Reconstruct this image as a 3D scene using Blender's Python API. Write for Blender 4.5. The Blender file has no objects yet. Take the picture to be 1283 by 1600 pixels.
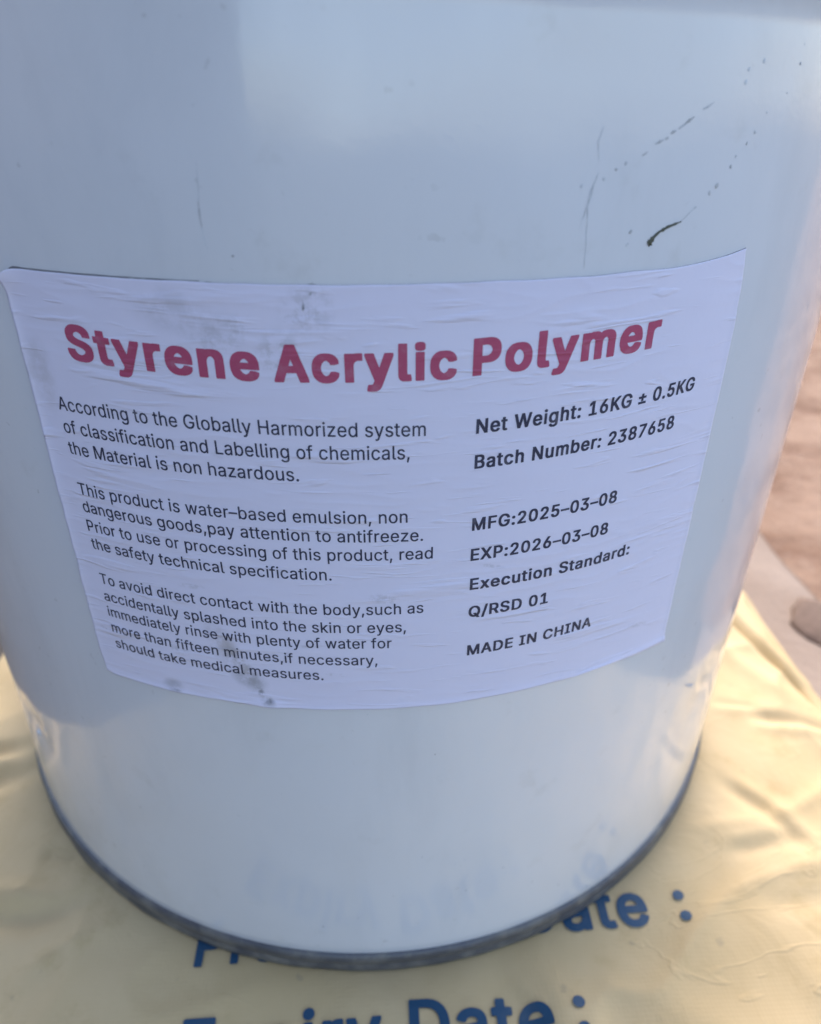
import bpy, bmesh, math, random
from mathutils import Vector, Matrix, noise
from mathutils.geometry import delaunay_2d_cdt

random.seed(7)
scene = bpy.context.scene
COL = scene.collection

# ------------------------------------------------------------------ camera
cam_data = bpy.data.cameras.new('camera')
cam = bpy.data.objects.new('camera', cam_data)
COL.objects.link(cam)
fw = Vector((0.051425, 0.855711, -0.514892))
rt = Vector((0.998621, -0.049495, 0.017482))
up = Vector((0.010525, 0.515081, 0.857077))
m = Matrix(((rt.x, up.x, -fw.x, 0.0), (rt.y, up.y, -fw.y, -0.245696),
            (rt.z, up.z, -fw.z, 0.217897), (0, 0, 0, 1)))
cam.matrix_world = m
cam_data.sensor_fit = 'HORIZONTAL'
cam_data.sensor_width = 36.0
cam_data.lens = 30.786
cam_data.clip_start = 0.01
cam_data.clip_end = 500.0
cam_data.dof.use_dof = True
cam_data.dof.focus_distance = 0.135
cam_data.dof.aperture_fstop = 17.0
scene.camera = cam

# ------------------------------------------------------------------ light
SUN_EL, SUN_AZ = math.radians(38), math.radians(16)     # azimuth from +Y towards +X
world = bpy.data.worlds.new('World')
scene.world = world
world.use_nodes = True
wn = world.node_tree
bg = wn.nodes['Background']
sky = wn.nodes.new('ShaderNodeTexSky')
sky.sky_type = 'NISHITA'
sky.sun_disc = False
sky.sun_elevation = SUN_EL
sky.sun_rotation = SUN_AZ
sky.air_density = 1.0
sky.dust_density = 2.6
sky.ozone_density = 1.2
tint = wn.nodes.new('ShaderNodeVectorMath')          # hazy daylight: a little warmer than the clear sky model
tint.operation = 'MULTIPLY'
tint.inputs[1].default_value = (1.09, 1.0, 0.94)
wn.links.new(sky.outputs[0], tint.inputs[0])
wn.links.new(tint.outputs[0], bg.inputs[0])
bg.inputs[1].default_value = 0.15

sun_data = bpy.data.lights.new('sun', 'SUN')
sun_data.energy = 0.5
sun_data.angle = math.radians(45)
sun_data.color = (1.0, 0.985, 0.95)
sun = bpy.data.objects.new('sun', sun_data)
COL.objects.link(sun)
sd = Vector((math.sin(SUN_AZ)*math.cos(SUN_EL), math.cos(SUN_AZ)*math.cos(SUN_EL), math.sin(SUN_EL)))
sun.rotation_euler = sd.to_track_quat('Z', 'Y').to_euler()
sun.location = sd * 5

vs = scene.view_settings
vs.view_transform = 'Standard'
vs.look = 'None'
vs.exposure = 1.62
vs.gamma = 1.0
vs.use_curve_mapping = False

# ------------------------------------------------------------------ helpers
def link_mesh(name, me, mat=None, parent=None):
    o = bpy.data.objects.new(name, me)
    COL.objects.link(o)
    if mat is not None:
        me.materials.append(mat)
    if parent is not None:
        o.parent = parent
    return o

def obj(name, bm, mat, parent=None, smooth=True):
    me = bpy.data.meshes.new(name)
    bm.normal_update()
    bm.to_mesh(me)
    bm.free()
    if smooth:
        for p in me.polygons:
            p.use_smooth = True
    return link_mesh(name, me, mat, parent)

def thing(name, label, cat, loc=(0, 0, 0), group=None):
    o = bpy.data.objects.new(name, None)
    o.empty_display_size = 0.02
    o.location = loc
    COL.objects.link(o)
    tag(o, label, cat, group)
    return o

def tag(o, label, cat, group=None):
    o['label'] = label
    o['category'] = cat
    if group:
        o['group'] = group

class Mat:
    """small wrapper for node materials"""
    def __init__(self, name, color, rough=0.5, spec=0.5, coat=0.0, coat_rough=0.1):
        self.m = bpy.data.materials.new(name)
        self.m.use_nodes = True
        self.n = self.m.node_tree.nodes
        self.l = self.m.node_tree.links
        self.b = self.n['Principled BSDF']
        self.b.inputs['Base Color'].default_value = (*color, 1)
        self.b.inputs['Roughness'].default_value = rough
        self.b.inputs['Specular IOR Level'].default_value = spec
        self.b.inputs['Coat Weight'].default_value = coat
        self.b.inputs['Coat Roughness'].default_value = coat_rough
        self.color = None
    def node(self, t, **kw):
        n = self.n.new(t)
        for k, v in kw.items():
            if hasattr(n, k):
                setattr(n, k, v)
            else:
                n.inputs[k].default_value = v
        return n
    def coord(self, kind='Object', scale=(1, 1, 1), loc=(0, 0, 0)):
        tc = self.n.new('ShaderNodeTexCoord')
        mp = self.n.new('ShaderNodeMapping')
        mp.inputs['Scale'].default_value = scale
        mp.inputs['Location'].default_value = loc
        self.l.new(tc.outputs[kind], mp.inputs[0])
        return mp.outputs[0]
    def noise(self, vec, scale, detail=4, rough=0.55, dist=0.0):
        n = self.node('ShaderNodeTexNoise', Scale=scale, Detail=detail, Roughness=rough, Distortion=dist)
        self.l.new(vec, n.inputs['Vector'])
        return n.outputs['Fac']
    def remap(self, s, a, b, c=0.0, d=1.0, smooth=True):
        n = self.n.new('ShaderNodeMapRange')
        n.interpolation_type = 'SMOOTHSTEP' if smooth else 'LINEAR'
        for i, v in zip((1, 2, 3, 4), (a, b, c, d)):
            n.inputs[i].default_value = v
        self.l.new(s, n.inputs[0])
        return n.outputs[0]
    def math(self, op, a, b):
        n = self.n.new('ShaderNodeMath')
        n.operation = op
        for i, v in enumerate((a, b)):
            if isinstance(v, (int, float)):
                n.inputs[i].default_value = v
            else:
                self.l.new(v, n.inputs[i])
        return n.outputs[0]
    def dist(self, vec, p, sx=1.0, sy=1.0, ang=0.0):
        """elliptic distance from a point in the coordinates vec"""
        s = self.n.new('ShaderNodeVectorMath'); s.operation = 'SUBTRACT'
        self.l.new(vec, s.inputs[0]); s.inputs[1].default_value = (p[0], p[1], 0)
        r = self.n.new('ShaderNodeVectorRotate'); r.rotation_type = 'Z_AXIS'
        self.l.new(s.outputs[0], r.inputs['Vector']); r.inputs['Angle'].default_value = -ang
        k = self.n.new('ShaderNodeVectorMath'); k.operation = 'MULTIPLY'
        self.l.new(r.outputs[0], k.inputs[0]); k.inputs[1].default_value = (1/sx, 1/sy, 0)
        ln = self.n.new('ShaderNodeVectorMath'); ln.operation = 'LENGTH'
        self.l.new(k.outputs[0], ln.inputs[0])
        return ln.outputs['Value']
    def mix(self, fac, a, b):
        n = self.n.new('ShaderNodeMix'); n.data_type = 'RGBA'
        ins = [i for i in n.inputs if i.type == 'RGBA']
        f = n.inputs[0]
        if isinstance(fac, (int, float)): f.default_value = fac
        else: self.l.new(fac, f)
        for i, v in zip(ins, (a, b)):
            if isinstance(v, tuple): i.default_value = (*v, 1)
            else: self.l.new(v, i)
        return [o for o in n.outputs if o.type == 'RGBA'][0]
    def base(self, s):
        self.l.new(s, self.b.inputs['Base Color'])
    def rough(self, s):
        self.l.new(s, self.b.inputs['Roughness'])
    def bump(self, h, strength, distance, prev=None):
        n = self.n.new('ShaderNodeBump')
        n.inputs['Strength'].default_value = strength
        n.inputs['Distance'].default_value = distance
        self.l.new(h, n.inputs['Height'])
        if prev is not None:
            self.l.new(prev, n.inputs['Normal'])
        return n.outputs[0]
    def normal(self, s):
        self.l.new(s, self.b.inputs['Normal'])
        self.l.new(s, self.b.inputs['Coat Normal'])

# ------------------------------------------------------------------ materials
def make_pail_paint():
    M = Mat('white_enamel', (0.70, 0.745, 0.77), 0.36, 0.5, 1.0, 0.075)
    M.b.inputs['Coat IOR'].default_value = 1.5
    v = M.coord()
    big = M.noise(v, 9, 3)
    fine = M.noise(M.coord(scale=(1, 1, 0.25)), 220, 3)
    c = M.mix(M.remap(big, 0.35, 0.7), (0.735, 0.765, 0.825), (0.76, 0.785, 0.83))
    dust = M.noise(M.coord(scale=(1, 1, 0.35)), 34, 6, 0.62, 0.6)
    c = M.mix(M.remap(dust, 0.46, 0.72, 0.0, 0.55), c, (0.655, 0.685, 0.735))
    film = M.noise(M.coord(loc=(5, 2, 3)), 95, 4, 0.6)
    c = M.mix(M.remap(film, 0.60, 0.78, 0.0, 0.35), c, (0.60, 0.62, 0.64))
    # thin grime with a shape of its own: specks near the foot
    sp = M.remap(M.noise(v, 420, 2, 0.4), 0.70, 0.76)
    dirt = M.math('MULTIPLY', sp, M.remap(M.noise(v, 28, 3), 0.45, 0.7))
    c = M.mix(M.math('MULTIPLY', dirt, 0.35), c, (0.30, 0.30, 0.30))
    M.base(c)
    M.rough(M.remap(fine, 0.3, 0.7, 0.30, 0.42))
    h = M.noise(v, 16, 2)
    n1 = M.bump(h, 0.30, 0.004)
    n2 = M.bump(M.noise(v, 900, 2), 0.05, 0.0003, n1)
    M.normal(n2)
    return M.m

def make_rim():
    M = Mat('grey_steel_seam', (0.12, 0.125, 0.14), 0.42, 0.5)
    M.b.inputs['Metallic'].default_value = 0.35
    v = M.coord()
    n = M.noise(v, 120, 5, 0.65)
    c = M.mix(M.remap(n, 0.40, 0.72), (0.105, 0.11, 0.125), (0.22, 0.215, 0.20))
    M.base(c)
    M.rough(M.remap(n, 0.3, 0.7, 0.35, 0.6))
    M.normal(M.bump(M.noise(v, 600, 4), 0.3, 0.0006))
    return M.m

LAB_SCALE = 0.01          # label UV = millimetres * 0.01
def label_bump(M):
    uv = M.coord('UV', (1, 1, 1))
    # fine creases running around the pail
    w1 = M.noise(M.coord('UV', (3.0, 26.0, 1)), 1.0, 3, 0.5, 0.4)
    w2 = M.noise(M.coord('UV', (7.0, 55.0, 1), (3.1, 1.7, 0)), 1.0, 2, 0.5, 0.6)
    zone = M.remap(M.noise(uv, 3.2, 2), 0.38, 0.62)
    r1 = M.remap(w1, 0.56, 0.74)
    r2 = M.remap(w2, 0.58, 0.74)
    h = M.math('ADD', M.math('MULTIPLY', r1, zone), M.math('MULTIPLY', r2, 0.35))
    n1 = M.bump(h, 0.75, 0.0005)
    n2 = M.bump(M.noise(uv, 90, 2), 0.12, 0.00012, n1)
    M.normal(n2)
    return uv

def make_label_paper():
    M = Mat('label_paper', (0.76, 0.75, 0.83), 0.55, 0.35)
    uv = label_bump(M)
    n = M.noise(uv, 6, 5, 0.6)
    c = M.mix(M.remap(n, 0.3, 0.75), (0.80, 0.785, 0.95), (0.78, 0.765, 0.93))
    S = LAB_SCALE
    brk = M.remap(M.noise(uv, 14, 6, 0.65), 0.36, 0.62)
    fine = M.remap(M.noise(uv, 45, 5, 0.7), 0.42, 0.60)
    def stain_shade(col, p, sx, sy, amt, ang=0.0, tex=brk):
        nonlocal c
        d = M.dist(uv, (p[0]*S, p[1]*S), sx*S, sy*S, ang)
        f = M.math('MULTIPLY', M.remap(d, 0.25, 1.0, amt, 0.0), tex)
        c = M.mix(f, c, col)
    grey, warm, dark = (0.36, 0.36, 0.40), (0.40, 0.37, 0.36), (0.10, 0.105, 0.11)
    stain_shade(grey, (-30, 83.5), 12, 5.5, 0.30, -0.25)
    stain_shade(grey, (-24, 80.5), 8, 4, 0.28, 0.4, fine)
    stain_shade(grey, (-9, 85), 6, 5, 0.32, 0.2, fine)  # wrinkle shadow painted in grey
    stain_shade(grey, (-14, 78), 5, 5, 0.40, 0.5, fine)  # more painted shade of wrinkles, lower down
    stain_shade(warm, (-61, 71), 4, 9, 0.35)
    stain_shade(warm, (-31.5, 15), 4, 9, 0.6, 0.45)
    stain_shade(grey, (-27, 7.5), 6.0, 3.8, 0.8, -0.75)
    stain_shade(warm, (-28, 11), 2.2, 8, 0.6, 0.5, fine)
    stain_shade(dark, (-23.2, 1.4), 2.4, 1.6, 0.85, -0.5)
    stain_shade(dark, (-24.8, 4.2), 1.2, 2.6, 0.7, 0.3, fine)
    stain_shade(grey, (-45, 1.8), 3.6, 2.2, 0.6, 0)
    stain_shade(dark, (-44.6, 0.5), 2.0, 0.6, 0.7, 0)
    stain_shade(dark, (-61, 13.2), 1.1, 0.45, 1.1, -0.4, fine)
    stain_shade(dark, (-7.8, 87.6), 1.0, 0.5, 1.1, 0.2, fine)  # dark wrinkle shadow painted near the top edge
    stain_shade(dark, (-9.6, 85.6), 0.35, 1.2, 0.9, 0.0, fine)  # narrow upright crease shadow, painted too
    for _ in range(9):
        stain_shade(grey, (random.uniform(-50, 65), random.uniform(5, 85)), random.uniform(1.5, 5), random.uniform(0.6, 2), 0.35, random.uniform(-0.3, 0.3), fine)
    M.base(c)
    M.rough(M.remap(n, 0.3, 0.7, 0.48, 0.62))
    return M.m

def make_ink(name, col, wear=0.12):
    M = Mat(name, col, 0.5, 0.4)
    uv = label_bump(M)
    n = M.remap(M.noise(uv, 30, 4, 0.6), 0.52, 0.75)
    M.base(M.mix(M.math('MULTIPLY', n, wear), col, (0.55, 0.52, 0.60)))
    return M.m

def make_sack():
    M = Mat('cream_sack_film', (0.68, 0.60, 0.41), 0.6, 0.25)
    v = M.coord()
    n = M.noise(v, 14, 5, 0.6)
    c = M.mix(M.remap(n, 0.32, 0.70), (0.535, 0.405, 0.21), (0.59, 0.46, 0.26))
    n2 = M.noise(M.coord(loc=(3, 1, 0)), 55, 5, 0.65)
    c = M.mix(M.remap(n2, 0.54, 0.76, 0.0, 0.55), c, (0.43, 0.32, 0.155))
    n3 = M.noise(M.coord(loc=(7, 2, 1)), 160, 3, 0.5)
    c = M.mix(M.remap(n3, 0.69, 0.76, 0.0, 0.4), c, (0.34, 0.27, 0.18))
    M.base(c)
    M.rough(M.remap(n2, 0.3, 0.7, 0.54, 0.68))
    # soft film wrinkles, a few crisp ones, plus a faint weave
    w = M.noise(M.coord(scale=(1, 1, 1)), 38, 5, 0.6, 1.2)
    a0 = M.bump(w, 0.28, 0.0022)
    cr = M.noise(M.coord(scale=(1.0, 1.7, 1), loc=(2, 5, 0)), 17, 3, 0.5, 1.6)
    cr = M.math('ABSOLUTE', M.math('SUBTRACT', cr, 0.5), 0)
    cr = M.math('MULTIPLY', M.remap(cr, 0.0, 0.022, 1.0, 0.0), M.remap(M.noise(M.coord(loc=(9, 1, 4)), 11, 2), 0.48, 0.64))
    a = M.bump(cr, 0.20, 0.0008, a0)
    wv = M.node('ShaderNodeTexWave', Scale=260.0, Distortion=0.4)
    wv.bands_direction = 'X'
    M.l.new(M.coord(), wv.inputs['Vector'])
    wv2 = M.node('ShaderNodeTexWave', Scale=260.0, Distortion=0.4)
    wv2.bands_direction = 'Y'
    M.l.new(M.coord(), wv2.inputs['Vector'])
    weave = M.math('ADD', wv.outputs['Fac'], wv2.outputs['Fac'])
    M.normal(M.bump(weave, 0.05, 0.0003, a))
    return M.m

def make_sack_ink():
    M = Mat('blue_sack_ink', (0.030, 0.105, 0.30), 0.5, 0.35)
    v = M.coord()
    n = M.remap(M.noise(v, 90, 5, 0.65), 0.50, 0.78)
    M.base(M.mix(M.math('MULTIPLY', n, 0.30), (0.013, 0.064, 0.135), (0.12, 0.15, 0.17)))
    return M.m

def make_soil():
    M = Mat('red_brown_soil', (0.36, 0.22, 0.15), 0.9, 0.2)
    v = M.coord()
    n = M.noise(v, 9, 8, 0.68)
    c = M.mix(M.remap(n, 0.36, 0.62), (0.22, 0.125, 0.082), (0.41, 0.275, 0.195))
    n2 = M.noise(v, 40, 6, 0.7)
    c = M.mix(M.remap(n2, 0.55, 0.72, 0.0, 0.7), c, (0.52, 0.385, 0.295))
    M.base(c)
    h = M.noise(v, 60, 8, 0.7)
    M.normal(M.bump(h, 0.8, 0.01))
    return M.m

def make_concrete(name='dusty_concrete', ca=(0.28, 0.215, 0.17), cb=(0.37, 0.295, 0.24)):
    M = Mat(name, ca, 0.85, 0.25)
    v = M.coord()
    n = M.noise(v, 6, 8, 0.65)
    c = M.mix(M.remap(n, 0.32, 0.68), ca, cb)
    n2 = M.noise(v, 120, 4, 0.6)
    c = M.mix(M.remap(n2, 0.58, 0.75, 0.0, 0.4), c, (0.24, 0.20, 0.18))
    M.base(c)
    M.normal(M.bump(M.noise(v, 150, 6, 0.7), 0.5, 0.003))
    return M.m

def plain(name, col, rough=0.6):
    M = Mat(name, col, rough)
    v = M.coord()
    n = M.noise(v, 300, 3)
    M.base(M.mix(M.remap(n, 0.35, 0.65), tuple(x*0.85 for x in col), tuple(min(1, x*1.12) for x in col)))
    return M.m

PAINT = make_pail_paint()
RIM = make_rim()
PAPER = make_label_paper()
EDGE = plain('dark_paper_edge', (0.13, 0.13, 0.16))  # cut edge of the label, much darker than its face
RED = make_ink('crimson_print', (0.47, 0.085, 0.17), 0.16)
BLACK = make_ink('dark_print', (0.045, 0.047, 0.085), 0.16)
SACK = make_sack()
SACKINK = make_sack_ink()
SOIL = make_soil()
SLAB = make_concrete('dark_slab', (0.052, 0.05, 0.05), (0.09, 0.085, 0.08))
CONC = make_concrete()

# ------------------------------------------------------------------ ground
GZ = -0.080
def sheet(name, pts, z, mat, n=1):
    bm = bmesh.new()
    bm.faces.new([bm.verts.new((x, y, z)) for x, y in pts])
    o = obj(name, bm, mat, smooth=False)
    o['kind'] = 'structure'
    return o
sheet('pavement', [(-60, -60), (60, -60), (60, 60), (-60, 60)], GZ, SLAB)
sheet('path', [(0.12, -0.085), (0.345, -0.03), (0.36, 6.0), (0.10, 6.0)], GZ + 0.004, CONC)

# dark blue plastic drum added out of view, only to darken the left side
DRUM = Mat('dark_blue_plastic', (0.035, 0.05, 0.10), 0.45, 0.4)
_v = DRUM.coord()
DRUM.base(DRUM.mix(DRUM.remap(DRUM.noise(_v, 8, 5), 0.35, 0.7), (0.03, 0.042, 0.085), (0.06, 0.075, 0.12)))
drum_prof = [(0.02, 0.004), (0.255, 0.0), (0.275, 0.012), (0.280, 0.05)]
for zz in (0.28, 0.56):
    drum_prof += [(0.280, zz - 0.03), (0.290, zz - 0.012), (0.290, zz + 0.012), (0.280, zz + 0.03)]
drum_prof += [(0.280, 0.80), (0.287, 0.82), (0.287, 0.86), (0.275, 0.875), (0.25, 0.862), (0.02, 0.858)]
bm = bmesh.new()
rows = [[bm.verts.new((r*math.cos(2*math.pi*i/96), r*math.sin(2*math.pi*i/96), z)) for i in range(96)] for r, z in drum_prof]
for a, b in zip(rows, rows[1:]):
    for i in range(96):
        bm.faces.new((a[i], a[(i+1) % 96], b[(i+1) % 96], b[i]))
bm.faces.new(rows[-1]); bm.faces.new(list(reversed(rows[0])))
blocker = obj('light_blocker', bm, DRUM.m)
blocker.location = (-0.455, -0.445, GZ)
tag(blocker, 'dark blue plastic drum added out of view to block light from the left', 'blocker')

# bare soil beyond the slab, an irregular sheet with its own relief
bm = bmesh.new()
edge = []
for i in range(40):                                  # edge along the slab, away from the viewer
    t = i/39
    edge.append((0.300 + 0.02*t + 0.008*noise.noise(Vector((t*9, 3, 0))), 0.02 + 0.9*t))
far = [(0.45, 40), (45, 40), (45, 14.2)]
front = []
for i in range(40):
    t = 1 - i/39
    x = 0.33 + 2.6*t*t
    front.append((x, -0.045 + 0.325*(x-0.33) + 0.01*noise.noise(Vector((t*9, 8, 0)))))
vv = [bm.verts.new((x, y, GZ + 0.0046)) for x, y in edge + far + front]
bm.faces.new(vv)
bmesh.ops.triangulate(bm, faces=bm.faces[:])
o = obj('soil', bm, SOIL, smooth=False); o['kind'] = 'structure'

def stone(loc, size, label, mat, seed):
    bm = bmesh.new()
    bmesh.ops.create_icosphere(bm, subdivisions=3, radius=1.0)
    for v in bm.verts:
        d = 1 + 0.30*noise.noise(v.co*1.3 + Vector((seed, 0, 0))) + 0.12*noise.noise(v.co*3.1 + Vector((0, seed, 0)))
        v.co = Vector((v.co.x*d*size[0], v.co.y*d*size[1], v.co.z*d*size[2]))
    zmin = min(v.co.z for v in bm.verts)
    for v in bm.verts:
        v.co.z -= zmin + 0.002
    o = obj('stone', bm, mat)
    o.location = loc
    tag(o, label, 'stone')
    return o
DARKST = plain('dark_brown_stone', (0.15, 0.10, 0.075), 0.85)
stone((0.292, 0.092, GZ + 0.004), (0.020, 0.026, 0.0026), 'dark brown stone on the pale slab beside the sack edge', DARKST, 2.0)

# ------------------------------------------------------------------ sack
SX, SY, SHW, SHL, SN, ST = 0.012, 0.000, 0.199, 0.300, 3.6, 0.078
CREASES = [   # (polyline in metres, half width, height) : valleys negative, ridges positive
    ([(-0.176, -0.052), (-0.130, -0.054)], 0.0036, -0.0034),
    ([(-0.176, -0.060), (-0.128, -0.060)], 0.0030, 0.0026),
    ([(-0.176, -0.074), (-0.145, -0.070), (-0.122, -0.064)], 0.0050, -0.0040),
    ([(-0.170, -0.085), (-0.133, -0.083)], 0.0045, 0.0028),
    ([(-0.137, -0.113), (-0.100, -0.114), (-0.086, -0.108)], 0.0036, 0.0022),
    ([(-0.150, -0.120), (-0.105, -0.121), (-0.082, -0.113)], 0.0040, -0.0030),
    ([(-0.105, -0.138), (-0.085, -0.125), (-0.074, -0.120)], 0.0030, 0.0016),
    ([(-0.096, -0.101), (-0.112, -0.100)], 0.0030, -0.0022),
    ([(0.125, -0.076), (0.136, -0.088), (0.146, -0.108)], 0.0035, -0.0014),
    ([(0.131, -0.076), (0.142, -0.088), (0.152, -0.108)], 0.0035, 0.0009),
    ([(0.115, -0.104), (0.147, -0.098)], 0.0026, 0.0010),
    ([(0.117, -0.108), (0.150, -0.103)], 0.0026, -0.0009),
    ([(0.152, -0.047), (0.195, -0.052)], 0.0030, -0.0022),
    ([(0.152, -0.053), (0.195, -0.058)], 0.0030, 0.0013),
    ([(0.140, -0.040), (0.162, -0.043)], 0.0020, -0.0010),
    ([(0.120, -0.126), (0.150, -0.124)], 0.0030, -0.0008),
    ([(0.030, -0.138), (0.040, -0.150), (0.043, -0.175)], 0.0070, -0.0016),
    ([(0.041, -0.136), (0.052, -0.150), (0.056, -0.175)], 0.0060, 0.0012),
    ([(0.120, -0.147), (0.150, -0.160)], 0.0070, 0.0010),
    ([(0.160, 0.062), (0.176, 0.018), (0.190, -0.022), (0.196, -0.050)], 0.0026, -0.0042),
    ([(0.165, 0.070), (0.183, 0.020), (0.198, -0.026)], 0.0032, 0.0016),
    ([(0.150, 0.010), (0.176, -0.030), (0.185, -0.045)], 0.0060, 0.0014),
]
def seg_dist(p, a, b):
    ab = b - a
    t = max(0.0, min(1.0, (p - a).dot(ab)/ab.length_squared))
    return (p - a - ab*t).length
CR = [([Vector(q) for q in pl], w, h) for pl, w, h in CREASES]
def sack_edge(ang):
    c, s = abs(math.cos(ang))/SHW, abs(math.sin(ang))/SHL
    return 1.0/((c**SN + s**SN)**(1.0/SN))
def sack_z(x, y):
    dx, dy = x - SX, y - SY
    r = math.hypot(dx, dy)
    q = min(1.0, r/sack_edge(math.atan2(dy, dx)))
    body = -ST*0.5*(1 - max(0.0, 1 - q**9)**0.5)
    pr = math.hypot(x, y)
    free = max(0.0, min(1.0, (pr - 0.139)/0.022))          # flat where the pail presses down
    free = free*free*(3 - 2*free)
    lump = 0.0022*noise.noise(Vector((x*14, y*14, 1.7))) + 0.0009*noise.noise(Vector((x*46, y*46, 4.2)))
    rid = (1 - abs(noise.noise(Vector((x*24 + 2*noise.noise(Vector((x*9, y*9, 0))), y*34, 9.1)))))**6
    lump += 0.0015*rid
    cre = 0.0
    p = Vector((x, y))
    for pl, w, h in CR:
        if abs(x - pl[0].x) > 0.12 or abs(y - pl[0].y) > 0.16:
            continue
        d, along, run = 9.0, 0.0, 0.0
        for i in range(len(pl)-1):
            ab = pl[i+1] - pl[i]
            t = max(0.0, min(1.0, (p - pl[i]).dot(ab)/ab.length_squared))
            q_ = (p - pl[i] - ab*t).length
            if q_ < d:
                d, along = q_, run + t*ab.length
            run += ab.length
        if d < 3*w:
            u = along/run
            cre += h*math.exp(-(d/w)**2)*min(1.0, 4*u + 0.05, 4*(1 - u) + 0.05)
    return body + free*(lump - 0.0004) + (cre*max(0.6, free) if cre < 0 else cre*free) - 0.0002

sack = thing('product_sack', 'cream plastic sack with blue date lettering lying flat under the white pail', 'sack', (SX, SY, GZ))
def build_sack():
    bm = bmesh.new()
    NA, NR = 560, 150
    uvl = None
    rings = []
    def ring(q, top=True):
        vs_ = []
        for i in range(NA):
            a = 2*math.pi*i/NA
            R_ = sack_edge(a)*(1 + 0.006*noise.noise(Vector((math.cos(a)*3, math.sin(a)*3, 0))))
            x, y = SX + R_*q*math.cos(a), SY + R_*q*math.sin(a)
            if top:
                z = sack_z(x, y)
            else:
                z = -ST + ST*0.5*(1 - max(0.0, 1 - q**9)**0.5)
            vs_.append(bm.verts.new((x - SX, y - SY, z - GZ)))
        return vs_
    qs = [0.10 + 0.30*i/12 for i in range(12)] + [0.40 + 0.60*(1 - (1 - i/NR)**1.25) for i in range(NR + 1)]
    for q in qs:
        rings.append(ring(q))
    for q in (0.985, 0.95, 0.9, 0.8, 0.5, 0.1):
        rings.append(ring(q, False))
    for a, b in zip(rings, rings[1:]):
        for i in range(NA):
            j = (i + 1) % NA
            bm.faces.new((a[i], a[j], b[j], b[i]))
    bm.faces.new(list(reversed(rings[0])))
    bm.faces.new(rings[-1])
    bmesh.ops.recalc_face_normals(bm, faces=bm.faces[:])
    return obj('cover', bm, SACK, sack)
sack_cover = build_sack()

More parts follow.
